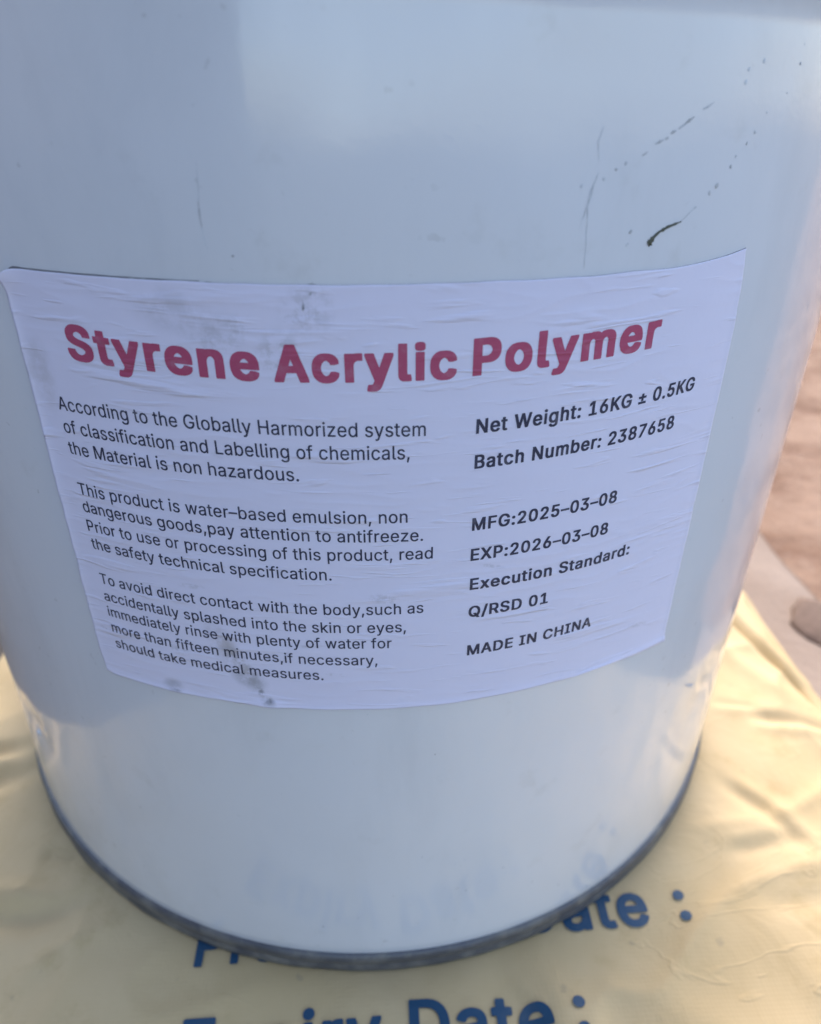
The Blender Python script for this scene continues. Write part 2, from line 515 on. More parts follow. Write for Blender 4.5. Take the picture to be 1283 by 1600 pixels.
# ------------------------------------------------------------------ lettering
GLYPHS = {
    'regular': {
        ' ': (278, []),
        ',': (277, ['62 -161 122 -162 136 -158 207 95 206 105 108 106 94 103 52 -153 54 -160']),
        '.': (277, ['132 -5 158 -5 180 2 198 16 206 28 211 40 214 67 206 94 190 113 166 125 134 127 106 121 85 106 78 96 71 80 68 55 72 37 78 24 88 13 102 3 118 -4']),
        'A': (678, ['33 0 122 0 136 2 202 189 204 192 210 192 474 192 544 2 558 0 642 0 656 3 656 9 649 28 398 699 292 700 278 697 24 11 25 2', '238 279 236 284 282 413 338 585 390 427 442 280']),
        'G': (734, ['354 -8 414 -8 476 2 504 11 532 24 580 54 608 81 622 98 649 141 666 187 677 250 678 348 674 356 394 356 390 353 389 348 389 279 392 272 570 269 566 228 554 191 536 160 513 133 480 108 440 91 396 82 354 83 310 94 268 116 232 146 205 180 182 225 169 272 162 342 166 411 179 466 202 516 232 555 252 574 272 589 310 607 350 617 392 618 426 612 454 602 474 592 496 577 513 560 543 520 564 475 658 473 668 474 671 478 671 488 660 526 640 568 612 609 578 643 536 671 492 691 442 704 396 709 332 707 272 695 238 682 214 670 192 656 164 634 146 615 124 588 100 550 86 521 66 456 56 380 57 304 62 265 71 224 81 193 95 159 112 129 130 103 148 82 172 59 198 41 224 25 256 11 284 2 318 -5']),
        'H': (730, ['93 0 178 0 188 1 190 4 191 310 192 314 198 315 538 314 541 4 544 1 554 0 636 0 647 2 649 10 649 689 646 698 554 700 541 697 540 406 538 402 534 401 192 402 190 696 188 699 176 700 96 700 85 698 83 690 83 9 86 2']),
        'L': (559, ['93 0 502 0 514 1 517 6 517 78 514 86 196 87 192 89 191 690 190 697 186 699 96 700 86 699 83 694 83 9 86 2']),
        'M': (883, ['93 0 176 0 186 2 188 6 188 524 231 406 394 3 406 0 474 0 488 1 491 5 644 389 694 525 694 5 697 1 708 0 788 0 799 2 801 13 801 690 799 698 786 700 670 700 656 697 485 262 444 141 404 255 228 697 214 700 98 700 85 698 83 690 83 9 86 2']),
        'P': (630, ['93 0 178 0 190 3 192 252 358 252 396 257 434 265 476 282 507 302 534 329 552 355 569 392 580 438 582 494 577 532 564 575 542 614 515 643 476 671 450 682 426 690 394 696 352 700 98 700 84 697 83 9 86 2', '194 339 191 346 192 612 356 612 382 607 405 598 424 587 440 573 456 552 467 526 473 498 474 465 470 436 463 415 451 393 435 374 418 361 400 351 360 340']),
        'T': (636, ['275 0 360 0 370 1 373 6 374 611 378 613 591 615 594 627 594 692 591 699 60 700 45 697 44 623 47 615 260 613 265 611 265 9 268 2']),
        'a': (554, ['219 -11 272 -9 308 -1 347 19 380 48 381 7 384 1 470 0 480 1 483 5 483 362 477 406 464 441 440 475 410 499 388 511 360 520 310 529 264 531 218 526 170 513 142 500 106 476 81 448 58 406 58 399 62 395 136 373 154 373 182 411 210 431 246 445 264 448 292 449 318 443 344 430 361 415 374 391 379 364 379 345 374 334 364 327 332 318 202 300 136 284 108 271 83 254 64 233 52 211 42 166 43 128 52 90 68 58 92 33 128 9 172 -6', '244 71 216 74 190 83 174 93 158 108 149 127 146 146 149 167 157 185 167 196 182 207 218 220 378 247 378 174 371 149 358 127 336 103 306 84 274 74']),
        'b': (602, ['306 -10 342 -11 370 -8 398 -2 424 8 450 23 474 41 495 63 516 92 528 116 542 151 551 189 556 227 557 278 555 304 550 338 540 375 530 402 515 430 495 458 476 478 458 493 434 507 388 524 350 530 314 531 258 523 240 516 218 503 202 491 177 464 175 697 162 700 76 699 72 690 73 4 76 1 86 0 172 2 174 7 176 61 204 30 234 9 264 -4', '306 73 276 79 248 92 226 110 206 136 190 167 180 202 175 246 175 277 180 321 189 353 203 382 219 405 238 423 262 437 290 445 320 448 350 442 376 430 402 410 422 384 435 358 445 326 451 285 451 240 446 201 436 168 425 144 407 118 385 97 360 83 334 75']),
        'c': (563, ['275 -10 314 -11 360 -5 398 7 432 25 464 48 487 74 507 108 519 142 517 147 512 149 440 167 422 167 401 127 388 110 372 97 353 86 330 77 308 73 286 73 254 79 226 93 204 112 179 144 163 183 155 218 152 260 156 307 166 347 181 378 201 406 226 427 252 440 278 446 304 448 338 441 365 427 390 407 405 387 417 359 420 357 440 357 512 375 516 379 515 391 507 412 491 440 470 466 442 490 414 506 376 521 346 527 308 531 250 528 208 519 162 498 125 469 94 431 68 382 53 328 47 277 49 217 59 165 76 120 106 73 138 41 182 12 224 -3']),
        'd': (602, ['260 -10 316 -9 338 -5 358 2 380 14 398 28 428 60 430 7 432 2 518 0 531 3 532 690 528 699 442 700 429 697 426 464 392 498 366 515 346 523 322 528 292 531 266 531 224 526 198 519 168 506 146 492 126 475 94 437 68 387 59 358 51 321 47 279 47 243 50 208 56 174 67 138 79 109 92 88 112 60 135 37 152 24 176 10 200 0 230 -7', '286 73 258 78 228 91 203 112 185 134 168 167 158 202 153 239 153 284 158 322 167 353 182 384 202 409 220 425 244 438 274 446 298 448 324 443 352 431 373 417 387 403 399 386 413 359 423 327 428 291 429 248 424 203 416 172 404 145 384 116 364 98 342 85 312 75']),
        'e': (574, ['280 -10 322 -11 372 -4 408 7 440 23 476 50 496 72 515 107 521 124 521 131 442 151 424 152 399 113 382 97 362 85 336 76 306 72 284 73 260 78 236 87 216 99 200 113 184 131 169 156 160 182 154 210 154 228 518 230 528 231 531 238 529 310 521 357 505 405 478 450 464 465 442 486 398 511 348 526 304 531 278 531 242 527 196 515 154 493 116 459 86 420 67 378 53 329 47 276 49 216 60 160 70 132 82 107 106 71 144 36 182 12 230 -4', '156 310 153 313 154 321 162 351 174 377 192 402 212 420 232 434 258 443 280 448 306 448 328 443 348 435 374 418 393 397 407 374 419 343 424 314 422 310 418 310']),
        'f': (367, ['121 0 202 0 212 1 214 4 215 441 220 444 322 444 332 445 334 454 334 516 332 523 216 526 216 592 219 605 227 620 236 630 250 637 272 643 290 643 320 636 332 638 353 709 352 716 344 719 298 728 256 728 208 720 172 705 149 688 139 677 126 657 119 641 111 603 110 526 22 524 12 523 10 520 9 453 12 445 106 444 111 441 111 9 114 2']),
        'g': (603, ['271 -204 314 -204 354 -200 396 -191 434 -177 460 -161 484 -141 505 -115 519 -87 530 -46 533 -6 533 514 530 523 446 525 434 523 431 517 430 462 406 488 386 504 362 517 340 525 306 530 268 531 232 527 204 521 176 509 158 500 132 480 114 463 88 427 64 377 52 329 47 282 47 246 52 199 64 153 80 117 104 82 126 58 164 32 200 17 250 8 298 7 336 12 366 22 394 40 424 71 428 70 428 -18 422 -48 413 -67 404 -80 388 -94 362 -109 334 -118 304 -122 270 -121 244 -116 220 -105 200 -93 184 -78 160 -48 156 -46 138 -47 72 -85 73 -97 92 -126 115 -149 140 -167 168 -182 200 -193 234 -200', '284 90 250 96 224 109 196 132 181 151 170 171 159 204 153 243 153 287 158 324 167 353 180 381 196 403 218 423 242 437 268 445 300 448 326 443 354 431 373 418 398 390 412 363 423 333 429 293 430 254 427 220 419 186 407 159 388 132 366 113 344 100 310 91']),
        'h': (583, ['82 0 162 0 175 3 176 313 181 355 196 390 210 409 222 420 256 438 292 447 308 446 330 442 360 428 386 403 397 383 403 365 407 338 408 3 420 0 498 0 508 2 511 7 511 352 505 397 490 440 466 477 436 503 418 512 392 523 348 530 300 530 272 526 248 520 210 499 177 471 176 692 174 698 164 700 84 700 74 698 72 693 72 9 74 2']),
        'i': (248, ['82 0 164 0 174 2 176 6 176 514 175 521 172 523 86 524 75 523 72 518 72 9 74 2', '120 601 146 603 168 612 178 620 186 630 193 649 193 671 186 691 170 708 146 718 122 721 90 714 70 698 58 674 58 647 62 635 70 623 90 607']),
        'k': (542, ['82 0 162 0 174 3 176 191 220 231 406 2 418 0 518 0 528 1 531 4 528 13 300 297 316 315 498 498 513 514 514 522 500 525 406 524 392 522 178 308 176 692 174 698 164 700 84 700 74 698 72 693 72 9 74 2']),
        'l': (279, ['184 -2 218 -3 250 1 266 5 268 11 252 81 242 83 212 80 200 82 185 92 178 111 176 139 176 694 173 699 162 700 76 699 73 697 72 690 72 117 74 92 86 52 96 37 109 22 138 6 160 0']),
        'm': (857, ['82 0 162 0 175 3 176 328 180 365 193 395 208 414 220 425 250 441 282 449 314 443 342 428 364 406 375 381 377 365 377 9 380 2 466 0 480 3 481 343 484 369 498 402 520 426 552 443 586 449 602 447 622 442 650 427 667 409 679 382 682 359 683 3 696 0 784 2 786 10 786 368 777 421 769 443 756 465 732 494 706 511 670 526 626 533 596 533 568 530 524 517 498 503 480 490 448 453 423 490 404 507 384 520 350 530 326 533 298 533 252 524 224 512 210 503 176 470 174 517 172 523 156 525 74 523 72 514 72 9 74 2']),
        'n': (582, ['82 0 162 0 175 3 176 313 181 355 196 390 210 409 222 420 256 438 294 447 308 446 330 442 348 435 364 426 378 413 389 398 403 365 407 338 408 3 422 0 498 0 510 3 511 350 509 373 501 412 489 442 468 474 442 498 410 516 380 525 334 531 292 529 260 523 228 510 200 493 176 468 174 517 172 523 86 524 74 522 72 9 74 2']),
        'o': (590, ['275 -10 324 -10 354 -6 382 1 408 11 430 23 466 51 494 83 520 130 537 184 544 238 543 295 533 352 518 395 506 419 487 446 462 473 447 486 402 511 364 524 308 531 250 528 208 519 162 498 125 469 94 431 68 382 53 328 47 277 49 217 59 165 76 120 106 73 138 41 182 12 224 -3', '280 73 252 80 228 92 204 111 183 138 167 170 158 202 153 237 153 281 159 322 167 350 181 379 200 405 226 427 248 438 272 445 302 448 332 442 358 431 386 411 406 386 422 356 433 322 439 279 439 241 434 202 424 168 410 140 392 116 368 94 340 80 308 73']),
        'p': (602, ['82 -193 162 -193 175 -190 178 58 198 35 214 22 236 8 254 -1 282 -8 310 -11 342 -11 370 -8 398 -2 420 6 462 31 496 63 513 87 528 115 541 148 548 175 556 227 556 294 551 333 544 362 530 402 518 425 500 452 468 485 426 511 384 525 338 531 300 530 266 525 242 517 216 501 194 483 176 461 174 517 172 523 86 524 73 521 72 -184 74 -192', '306 73 276 79 248 92 226 110 206 136 190 167 180 202 175 246 175 277 180 321 189 353 203 382 219 405 238 423 262 437 290 445 320 448 350 442 376 430 402 410 422 384 435 358 445 326 451 285 451 240 446 201 436 168 425 144 407 118 385 97 360 83 334 75']),
        'r': (375, ['82 0 162 0 175 3 176 326 181 362 189 380 204 401 222 418 244 431 282 442 310 442 342 438 353 440 355 521 352 529 334 531 288 531 250 525 232 518 208 505 176 476 174 517 171 523 86 524 73 521 72 9 74 2']),
        's': (521, ['237 -10 280 -11 334 -4 370 7 402 23 427 41 454 72 466 96 475 132 475 166 467 201 452 228 429 252 400 270 368 284 244 314 214 324 185 343 172 362 169 380 170 392 182 416 193 426 210 438 228 445 252 450 286 450 308 445 324 437 336 428 350 414 372 378 392 378 464 395 465 400 463 410 451 438 437 461 418 483 393 501 372 513 342 523 314 528 276 531 222 528 186 521 148 506 116 485 89 457 73 427 65 393 65 359 73 325 88 297 112 272 142 254 176 240 322 202 350 186 365 165 369 148 368 134 362 119 354 108 336 93 322 84 304 77 278 72 234 73 216 78 190 90 173 105 164 117 146 152 126 153 51 136 50 130 55 107 69 76 90 48 110 30 128 18 164 3 198 -6']),
        't': (331, ['233 -5 264 -5 296 -1 310 3 312 9 296 81 280 82 254 78 228 80 207 91 196 111 193 136 193 440 198 444 298 445 300 452 300 519 297 523 288 524 194 526 193 640 190 647 178 649 92 647 89 640 88 526 84 525 22 524 11 522 9 449 12 445 22 444 84 444 89 441 89 125 93 92 104 61 125 32 150 14 186 0']),
        'u': (583, ['245 -6 294 -5 336 5 356 14 378 28 408 57 410 7 412 2 496 0 510 3 511 514 508 523 422 524 408 521 407 198 403 169 388 135 378 120 362 105 332 87 292 78 274 78 254 82 224 96 207 111 197 124 188 140 181 158 176 202 175 521 172 523 158 525 86 524 73 521 72 187 75 149 85 107 94 84 108 61 121 45 142 26 164 13 192 2']),
        'v': (554, ['233 0 318 0 331 3 527 506 530 517 528 523 434 524 420 521 307 213 278 125 249 212 136 522 120 525 38 524 26 522 25 516 30 501 219 14 224 2']),
        'w': (799, ['199 0 280 0 293 3 400 378 439 235 507 3 522 0 596 0 610 2 768 513 767 522 756 524 676 525 662 522 556 146 455 521 442 524 362 524 348 523 244 146 205 292 139 521 126 524 44 524 33 522 32 514 188 8 192 2']),
        'y': (554, ['126 -197 154 -196 182 -192 206 -185 224 -177 254 -153 272 -132 286 -108 304 -69 527 506 530 517 528 523 434 524 420 521 307 213 278 125 250 210 136 522 120 525 38 524 26 522 27 509 223 3 198 -66 185 -86 172 -98 158 -108 142 -112 96 -107 85 -110 66 -179 66 -186 90 -193']),
        'z': (542, ['67 0 470 0 484 2 486 77 482 86 204 87 198 89 476 449 478 457 478 514 476 523 462 525 82 525 68 522 66 447 70 439 340 438 344 435 60 72 57 64 57 7 60 2']),
        '\u2013': (499, ['10 255 496 255 500 257 501 263 501 335 498 340 486 341 4 340 2 338 0 333 0 262 2 256']),
    },
    'bold': {
        ' ': (328, []),
        '.': (323, ['157 -5 200 -5 222 1 246 18 260 39 264 76 259 107 252 121 241 132 218 145 204 149 174 150 122 148 105 141 91 132 81 121 73 107 69 91 68 68 71 44 80 26 90 13 114 0 130 -5']),
        '/': (407, ['55 -99 158 -98 164 -97 167 -92 391 694 392 723 386 729 352 731 256 730 250 728 246 724 21 -65 23 -95 30 -98']),
        '0': (688, ['325 -8 394 -7 444 1 486 18 506 30 531 50 566 90 595 145 613 202 624 272 628 360 620 460 602 533 578 589 546 635 526 654 500 674 452 696 424 704 394 707 300 708 266 703 236 694 206 681 168 655 134 617 118 593 102 561 82 503 69 422 66 379 66 320 74 235 91 166 102 137 118 106 135 80 154 59 180 35 206 19 238 5 264 -2 300 -7', '344 104 316 114 290 132 271 154 252 184 238 219 227 264 221 312 220 359 224 416 231 455 244 497 258 527 278 556 300 576 320 588 346 596 364 592 380 585 404 568 428 540 444 510 459 470 467 433 473 375 473 326 470 287 461 238 450 204 436 174 418 148 398 127 374 112']),
        '1': (688, ['140 0 568 0 600 1 606 6 608 86 607 102 604 105 598 108 568 109 454 109 450 111 450 677 448 694 444 698 406 700 278 698 120 588 118 488 120 472 126 467 184 468 286 539 290 540 292 537 292 111 288 109 144 109 114 108 109 105 106 102 105 86 106 6 114 1']),
        '2': (688, ['123 0 566 0 598 1 604 5 606 89 604 105 600 110 311 113 464 266 524 332 565 390 578 415 587 440 593 475 594 518 589 558 579 587 564 615 544 640 512 667 476 687 444 699 392 708 296 707 242 698 198 680 160 655 130 624 108 587 98 559 92 525 91 479 98 472 204 471 240 473 244 478 246 506 250 522 257 539 268 556 278 567 300 583 316 590 342 597 378 587 410 567 431 540 441 504 437 479 428 455 414 432 388 399 332 339 90 96 88 77 90 6 96 1']),
        '3': (688, ['310 -8 356 -8 406 -5 446 2 482 14 526 38 559 67 581 94 597 125 605 149 609 175 611 206 609 240 601 279 581 320 562 345 544 361 510 385 482 398 460 406 407 416 581 604 583 622 583 678 581 694 576 699 136 700 104 699 98 694 96 611 98 595 102 590 368 587 218 424 216 405 217 331 220 326 226 324 308 323 346 317 384 306 413 287 428 271 440 254 448 235 453 212 448 181 441 164 432 151 414 133 390 118 354 106 328 104 306 109 282 118 250 138 231 163 223 182 219 202 214 207 180 209 70 208 64 206 61 201 63 158 75 117 94 84 127 50 170 23 210 6 258 -5']),
        '5': (688, ['316 -8 388 -7 432 -1 484 18 530 48 550 67 568 90 593 137 605 185 608 244 602 297 584 348 570 372 551 397 532 415 512 431 468 455 446 462 412 469 340 472 300 470 264 464 262 465 275 586 280 588 534 588 568 590 572 595 574 610 574 677 572 694 566 699 172 700 140 699 134 694 94 367 93 351 96 333 102 329 184 321 236 321 270 341 292 350 332 359 346 357 382 343 414 318 437 285 448 254 451 235 449 209 439 178 424 155 406 134 386 120 366 111 340 104 302 115 274 133 250 161 242 177 237 201 232 205 122 207 90 206 84 202 82 186 84 162 95 120 112 88 140 54 178 27 222 6 272 -5']),
        '6': (688, ['324 -8 394 -8 420 -4 460 6 497 23 534 50 562 80 583 114 598 155 605 210 605 238 601 279 595 305 586 329 575 350 558 372 522 406 498 420 472 432 424 443 353 448 511 665 512 693 504 699 386 700 356 699 348 695 197 486 149 416 114 350 94 294 87 232 92 172 97 149 108 120 133 78 146 62 172 39 220 12 270 -4', '346 103 322 109 308 115 290 128 276 140 262 158 252 177 245 199 242 223 244 245 250 266 258 283 274 305 288 319 310 332 346 344 368 339 386 331 405 317 421 301 435 280 442 265 451 224 448 202 442 181 432 161 418 142 402 127 384 115 368 108']),
        '7': (688, ['169 0 286 1 296 6 605 587 607 677 606 693 602 697 566 700 126 700 96 699 88 695 86 611 88 595 94 590 424 588 430 586 136 35 135 19 137 4 144 1']),
        '8': (688, ['320 -8 396 -8 438 -2 482 9 528 31 558 52 577 70 595 93 612 127 620 165 622 194 620 226 615 253 606 279 591 305 568 333 548 351 523 367 552 393 563 405 580 434 589 458 594 488 595 526 592 558 583 588 571 612 554 634 536 653 514 668 488 684 462 694 432 702 406 707 328 709 278 705 242 698 200 682 159 655 130 625 108 586 99 549 97 525 98 488 108 443 118 422 134 399 169 367 138 346 117 326 93 291 81 264 74 234 71 194 74 156 83 122 98 92 120 64 145 43 172 26 208 10 242 0 284 -7', '344 103 318 107 294 115 264 133 248 149 237 167 231 184 229 203 233 222 242 243 256 262 268 273 304 294 346 305 388 294 410 283 425 272 441 256 454 235 461 216 463 196 459 179 451 160 437 141 424 130 390 112 366 105', '342 417 306 428 288 440 278 450 259 479 254 496 253 511 261 541 282 569 310 587 346 597 384 586 414 565 426 550 434 534 439 505 431 475 409 445 380 426 362 419']),
        ':': (323, ['157 -5 200 -5 222 1 246 18 260 39 264 76 259 107 252 121 241 132 218 145 204 149 174 150 122 148 105 141 91 132 81 121 73 107 69 91 68 68 71 44 80 26 90 13 114 0 130 -5', '155 353 204 354 218 357 239 369 250 380 259 395 264 427 263 450 260 464 252 478 242 490 216 504 200 508 170 509 120 506 95 493 82 481 73 466 69 448 69 413 72 398 80 383 92 370 114 358 130 354']),
        'A': (724, ['58 0 148 0 178 1 184 4 250 181 252 184 258 184 476 184 481 175 546 3 552 1 582 0 668 0 698 1 705 5 706 30 703 40 453 685 449 695 444 698 410 700 316 700 286 699 278 694 24 35 26 4 32 1', '296 296 294 298 295 302 364 489 434 298']),
        'B': (692, ['118 0 392 0 438 2 478 7 520 17 560 36 584 52 601 68 620 93 636 127 644 171 644 223 636 267 621 299 600 328 576 349 545 367 568 383 585 399 600 420 607 435 614 458 618 497 615 547 605 584 584 622 554 653 520 674 496 684 466 692 410 699 122 700 92 699 85 695 83 676 83 22 84 7 88 3', '244 112 241 118 242 300 368 301 398 296 418 289 442 276 456 264 472 245 487 212 489 199 488 188 482 170 474 157 458 140 442 129 414 119 380 113', '244 410 241 416 242 588 356 588 384 584 420 571 434 560 445 548 459 521 462 507 461 491 454 471 446 459 437 447 416 430 390 417 358 410']),
        'C': (766, ['378 -8 454 -7 508 0 558 16 610 44 632 61 654 81 680 114 696 141 707 166 720 215 720 240 712 246 570 245 563 241 553 210 539 184 524 165 506 149 484 133 462 122 428 112 400 108 376 112 350 120 328 129 306 143 271 175 241 220 223 267 213 322 213 377 221 426 237 471 261 512 276 530 296 549 330 571 362 584 402 592 442 585 474 573 506 552 529 529 545 507 555 486 563 460 570 455 682 453 712 454 719 458 720 485 706 536 687 575 654 618 619 649 576 675 524 695 474 705 382 709 340 707 312 702 278 694 244 682 194 654 164 631 144 611 124 587 104 557 88 525 76 495 66 460 60 425 55 349 58 294 64 249 74 210 86 177 100 150 123 113 148 84 168 65 194 45 226 27 264 10 298 0 340 -7']),
        'D': (755, ['118 0 382 1 422 4 470 12 528 32 570 55 599 76 620 96 648 131 678 187 689 220 698 259 705 331 705 374 699 438 683 502 669 535 655 560 619 607 592 631 566 650 522 672 498 681 464 690 418 697 362 700 124 700 92 699 86 696 83 676 83 22 84 7 88 3', '244 112 241 118 241 586 246 588 336 588 370 584 398 578 438 563 474 538 502 509 526 469 542 420 549 372 548 319 535 258 516 213 496 185 466 156 434 136 396 122 350 114 328 112']),
        'E': (640, ['118 0 546 0 578 1 584 5 586 89 584 105 578 110 246 112 242 112 241 117 242 297 550 299 557 304 559 323 558 402 552 408 242 410 242 587 576 590 581 595 583 611 583 678 582 693 578 697 542 700 124 700 92 699 85 695 83 676 83 22 84 7 88 3']),
        'F': (629, ['118 0 230 1 239 6 242 287 508 288 538 289 545 295 546 378 544 394 540 398 242 402 242 587 570 590 576 595 578 611 578 678 577 693 574 697 538 700 124 700 92 699 85 695 83 676 83 22 84 7 88 3']),
        'G': (780, ['379 -8 456 -7 510 0 566 18 618 47 658 82 677 105 693 130 712 173 725 229 728 271 728 348 727 364 722 369 688 371 400 370 391 366 389 349 389 281 390 266 394 262 428 259 568 258 563 230 553 205 538 180 519 158 488 133 454 118 412 108 386 110 342 123 304 145 273 174 246 211 225 260 214 313 212 358 219 418 233 463 258 508 291 545 328 571 364 586 400 593 432 587 464 576 498 555 522 532 544 502 562 460 568 455 684 454 714 455 720 460 721 490 706 539 683 581 654 618 620 647 584 670 530 693 472 705 380 709 316 704 280 696 252 686 224 674 194 656 168 636 146 615 124 590 101 553 75 494 60 425 55 348 58 293 65 244 75 206 86 176 100 150 123 112 149 82 174 59 204 38 240 19 280 5 308 -2 342 -7']),
        'H': (776, ['118 0 230 1 239 6 241 298 242 301 246 302 538 301 540 23 542 5 550 1 580 0 688 1 696 4 699 24 699 675 698 693 695 697 690 699 660 700 580 700 548 699 542 695 540 676 540 418 538 414 534 413 242 414 241 677 239 695 232 699 200 700 94 699 86 696 83 676 83 22 84 7 88 3']),
        'I': (478, ['78 0 402 0 432 1 439 5 441 88 438 108 432 111 402 112 324 112 322 113 321 118 321 585 326 588 430 589 438 593 441 611 441 678 440 693 436 698 400 700 84 700 52 699 45 695 43 612 46 592 52 589 82 588 158 588 162 587 163 584 163 115 158 112 54 111 46 107 43 88 44 6 52 1']),
        'K': (707, ['118 0 230 1 239 5 241 23 241 222 302 283 514 4 522 1 550 0 646 0 678 1 684 4 686 29 684 36 416 392 682 663 685 668 685 681 685 693 682 697 676 699 644 700 540 700 510 699 504 697 242 431 241 677 239 695 232 699 200 700 94 699 86 696 83 676 83 22 84 7 88 3']),
        'M': (929, ['118 0 228 1 236 6 240 372 395 5 404 1 498 0 532 1 540 7 692 372 696 6 702 1 734 0 812 0 842 1 848 3 850 8 851 27 851 676 848 697 842 699 812 700 696 700 664 699 658 696 468 232 276 696 270 699 238 700 122 700 92 699 86 697 83 676 83 22 84 7 88 3']),
        'N': (785, ['118 0 232 1 238 3 241 7 242 438 534 4 542 1 576 0 670 0 698 1 705 4 708 24 708 675 707 693 704 697 698 699 670 700 588 700 558 699 551 694 548 263 255 696 248 699 214 700 122 700 92 699 86 696 83 676 83 22 84 7 88 3']),
        'P': (676, ['118 0 230 1 239 5 241 23 242 241 410 243 446 247 478 254 524 273 554 292 583 318 601 343 619 381 630 429 632 489 626 538 613 576 591 614 563 644 524 669 494 683 470 690 438 696 404 699 122 700 92 699 85 695 83 676 83 22 84 7 88 3', '244 354 241 359 242 587 362 587 404 577 436 558 449 544 461 525 468 508 474 478 474 462 466 429 455 407 442 391 412 368 372 356 356 354']),
        'Q': (798, ['586 -62 704 -61 710 -60 713 -55 712 -27 639 66 679 110 709 158 728 206 742 262 748 323 746 404 737 464 717 525 700 558 684 583 663 609 641 630 594 665 542 689 502 701 474 705 382 709 352 707 312 703 260 688 230 675 200 658 171 637 146 613 124 588 101 551 88 526 75 491 65 454 59 416 55 351 56 320 60 275 66 241 76 206 87 175 114 126 144 89 184 52 228 26 282 4 340 -7 382 -9 452 -8 506 0 554 -59 560 -61', '396 108 354 118 320 135 294 153 261 188 241 220 223 266 214 314 212 357 216 401 226 442 246 489 268 520 295 548 330 572 368 586 406 592 448 583 484 566 513 545 542 513 567 472 581 434 591 380 592 333 586 286 576 251 557 209 542 189 498 241 494 244 378 245 348 244 341 241 339 226 340 210 418 113 414 109']),
        'R': (682, ['118 0 230 1 239 5 241 24 241 253 242 257 246 257 340 257 344 256 490 3 496 1 524 0 618 0 650 1 656 5 656 36 516 279 518 282 542 294 568 313 583 327 601 350 613 372 624 400 630 428 633 460 633 494 630 526 624 555 614 580 602 604 582 629 564 646 536 666 506 680 472 690 406 699 122 700 92 699 85 695 83 676 83 22 84 7 88 3', '244 370 241 376 242 588 354 588 372 586 412 575 443 555 456 538 465 524 472 503 475 482 475 469 468 439 457 418 444 402 412 382 374 372 356 370']),
        'S': (679, ['318 -11 392 -10 438 -5 488 7 532 27 566 49 584 67 600 86 621 127 630 165 632 209 629 242 623 264 605 300 575 333 534 361 490 381 444 396 340 423 288 441 254 463 242 474 232 491 228 508 231 521 240 542 256 560 278 576 296 585 318 592 342 596 368 593 390 586 410 578 430 564 441 554 454 536 462 516 466 498 470 494 582 492 612 493 619 496 621 511 620 536 613 568 598 601 574 633 538 664 502 683 464 697 420 705 368 709 286 707 234 698 192 683 166 670 144 655 112 626 99 609 87 586 78 563 74 543 71 503 73 472 79 443 95 410 111 389 125 376 162 350 216 326 364 285 414 267 432 258 451 245 470 221 475 204 473 186 464 165 445 142 426 128 402 116 368 106 344 102 318 106 290 114 268 124 252 135 237 149 226 164 217 185 212 210 208 214 92 216 62 214 55 210 53 192 55 167 66 124 90 82 119 51 154 26 206 4 254 -6']),
        'W': (1009, ['248 0 376 1 386 6 506 422 628 5 636 1 666 0 762 0 790 1 796 3 990 665 990 691 988 697 982 699 952 700 870 700 838 699 832 695 712 263 592 693 588 697 554 700 460 700 430 699 423 695 302 264 182 695 174 699 144 700 62 700 32 699 26 697 23 680 26 659 213 9 216 4 220 1']),
        'X': (717, ['60 0 158 0 186 1 194 4 362 231 528 3 534 1 564 0 656 0 688 1 694 4 696 19 694 35 459 361 681 665 683 681 680 697 674 699 642 700 552 700 524 699 518 697 362 486 210 697 204 699 176 700 82 700 50 699 44 696 42 681 43 665 266 358 27 35 26 19 28 4 34 1']),
        'a': (600, ['244 -11 292 -10 328 -6 350 -1 380 11 384 4 388 1 420 0 522 1 532 6 533 362 526 416 520 435 508 457 492 478 478 492 448 511 406 527 354 536 288 538 230 534 176 521 144 507 109 484 82 456 58 414 58 386 62 381 144 358 202 359 224 388 240 405 268 420 300 429 324 425 342 417 361 402 372 385 379 355 375 347 368 341 338 333 208 317 162 307 136 299 104 283 83 268 61 244 49 216 42 173 44 122 54 86 76 51 106 24 126 13 152 1 196 -8', '264 99 232 109 215 121 204 135 197 158 201 173 209 184 232 201 262 212 294 218 378 228 379 197 377 184 367 159 353 140 332 121 310 108 282 100']),
        'b': (648, ['331 -10 406 -8 442 -2 464 6 496 23 522 41 544 63 562 87 578 116 591 149 600 182 605 219 607 253 605 310 599 351 589 387 567 434 537 472 504 500 482 513 456 525 428 532 402 536 362 538 310 537 264 530 227 515 226 677 223 696 216 699 186 700 80 699 74 694 72 676 74 6 82 1 214 1 221 4 226 16 270 -4 296 -8', '334 101 310 108 286 122 267 140 251 161 240 185 229 221 225 250 225 279 235 332 243 353 258 379 278 401 296 413 314 422 338 428 366 421 386 409 404 395 426 367 438 340 446 314 451 284 451 248 445 211 436 185 426 165 413 144 393 124 374 112 356 104']),
        'c': (609, ['300 -10 366 -9 392 -6 436 5 470 19 502 41 532 70 556 106 568 138 568 164 560 170 482 189 426 189 420 186 407 155 386 129 368 116 352 108 320 100 290 108 264 123 238 149 221 177 209 211 203 245 203 281 208 311 221 350 236 375 258 400 280 415 300 424 320 428 342 423 358 417 376 406 393 391 407 372 418 347 424 343 482 343 558 361 565 366 566 394 557 419 540 448 519 472 489 497 462 512 422 528 390 534 362 537 312 538 250 534 204 523 164 504 138 486 122 472 89 431 64 380 52 332 47 280 47 248 53 190 67 140 82 108 95 88 111 68 132 47 155 30 186 13 206 4 242 -5']),
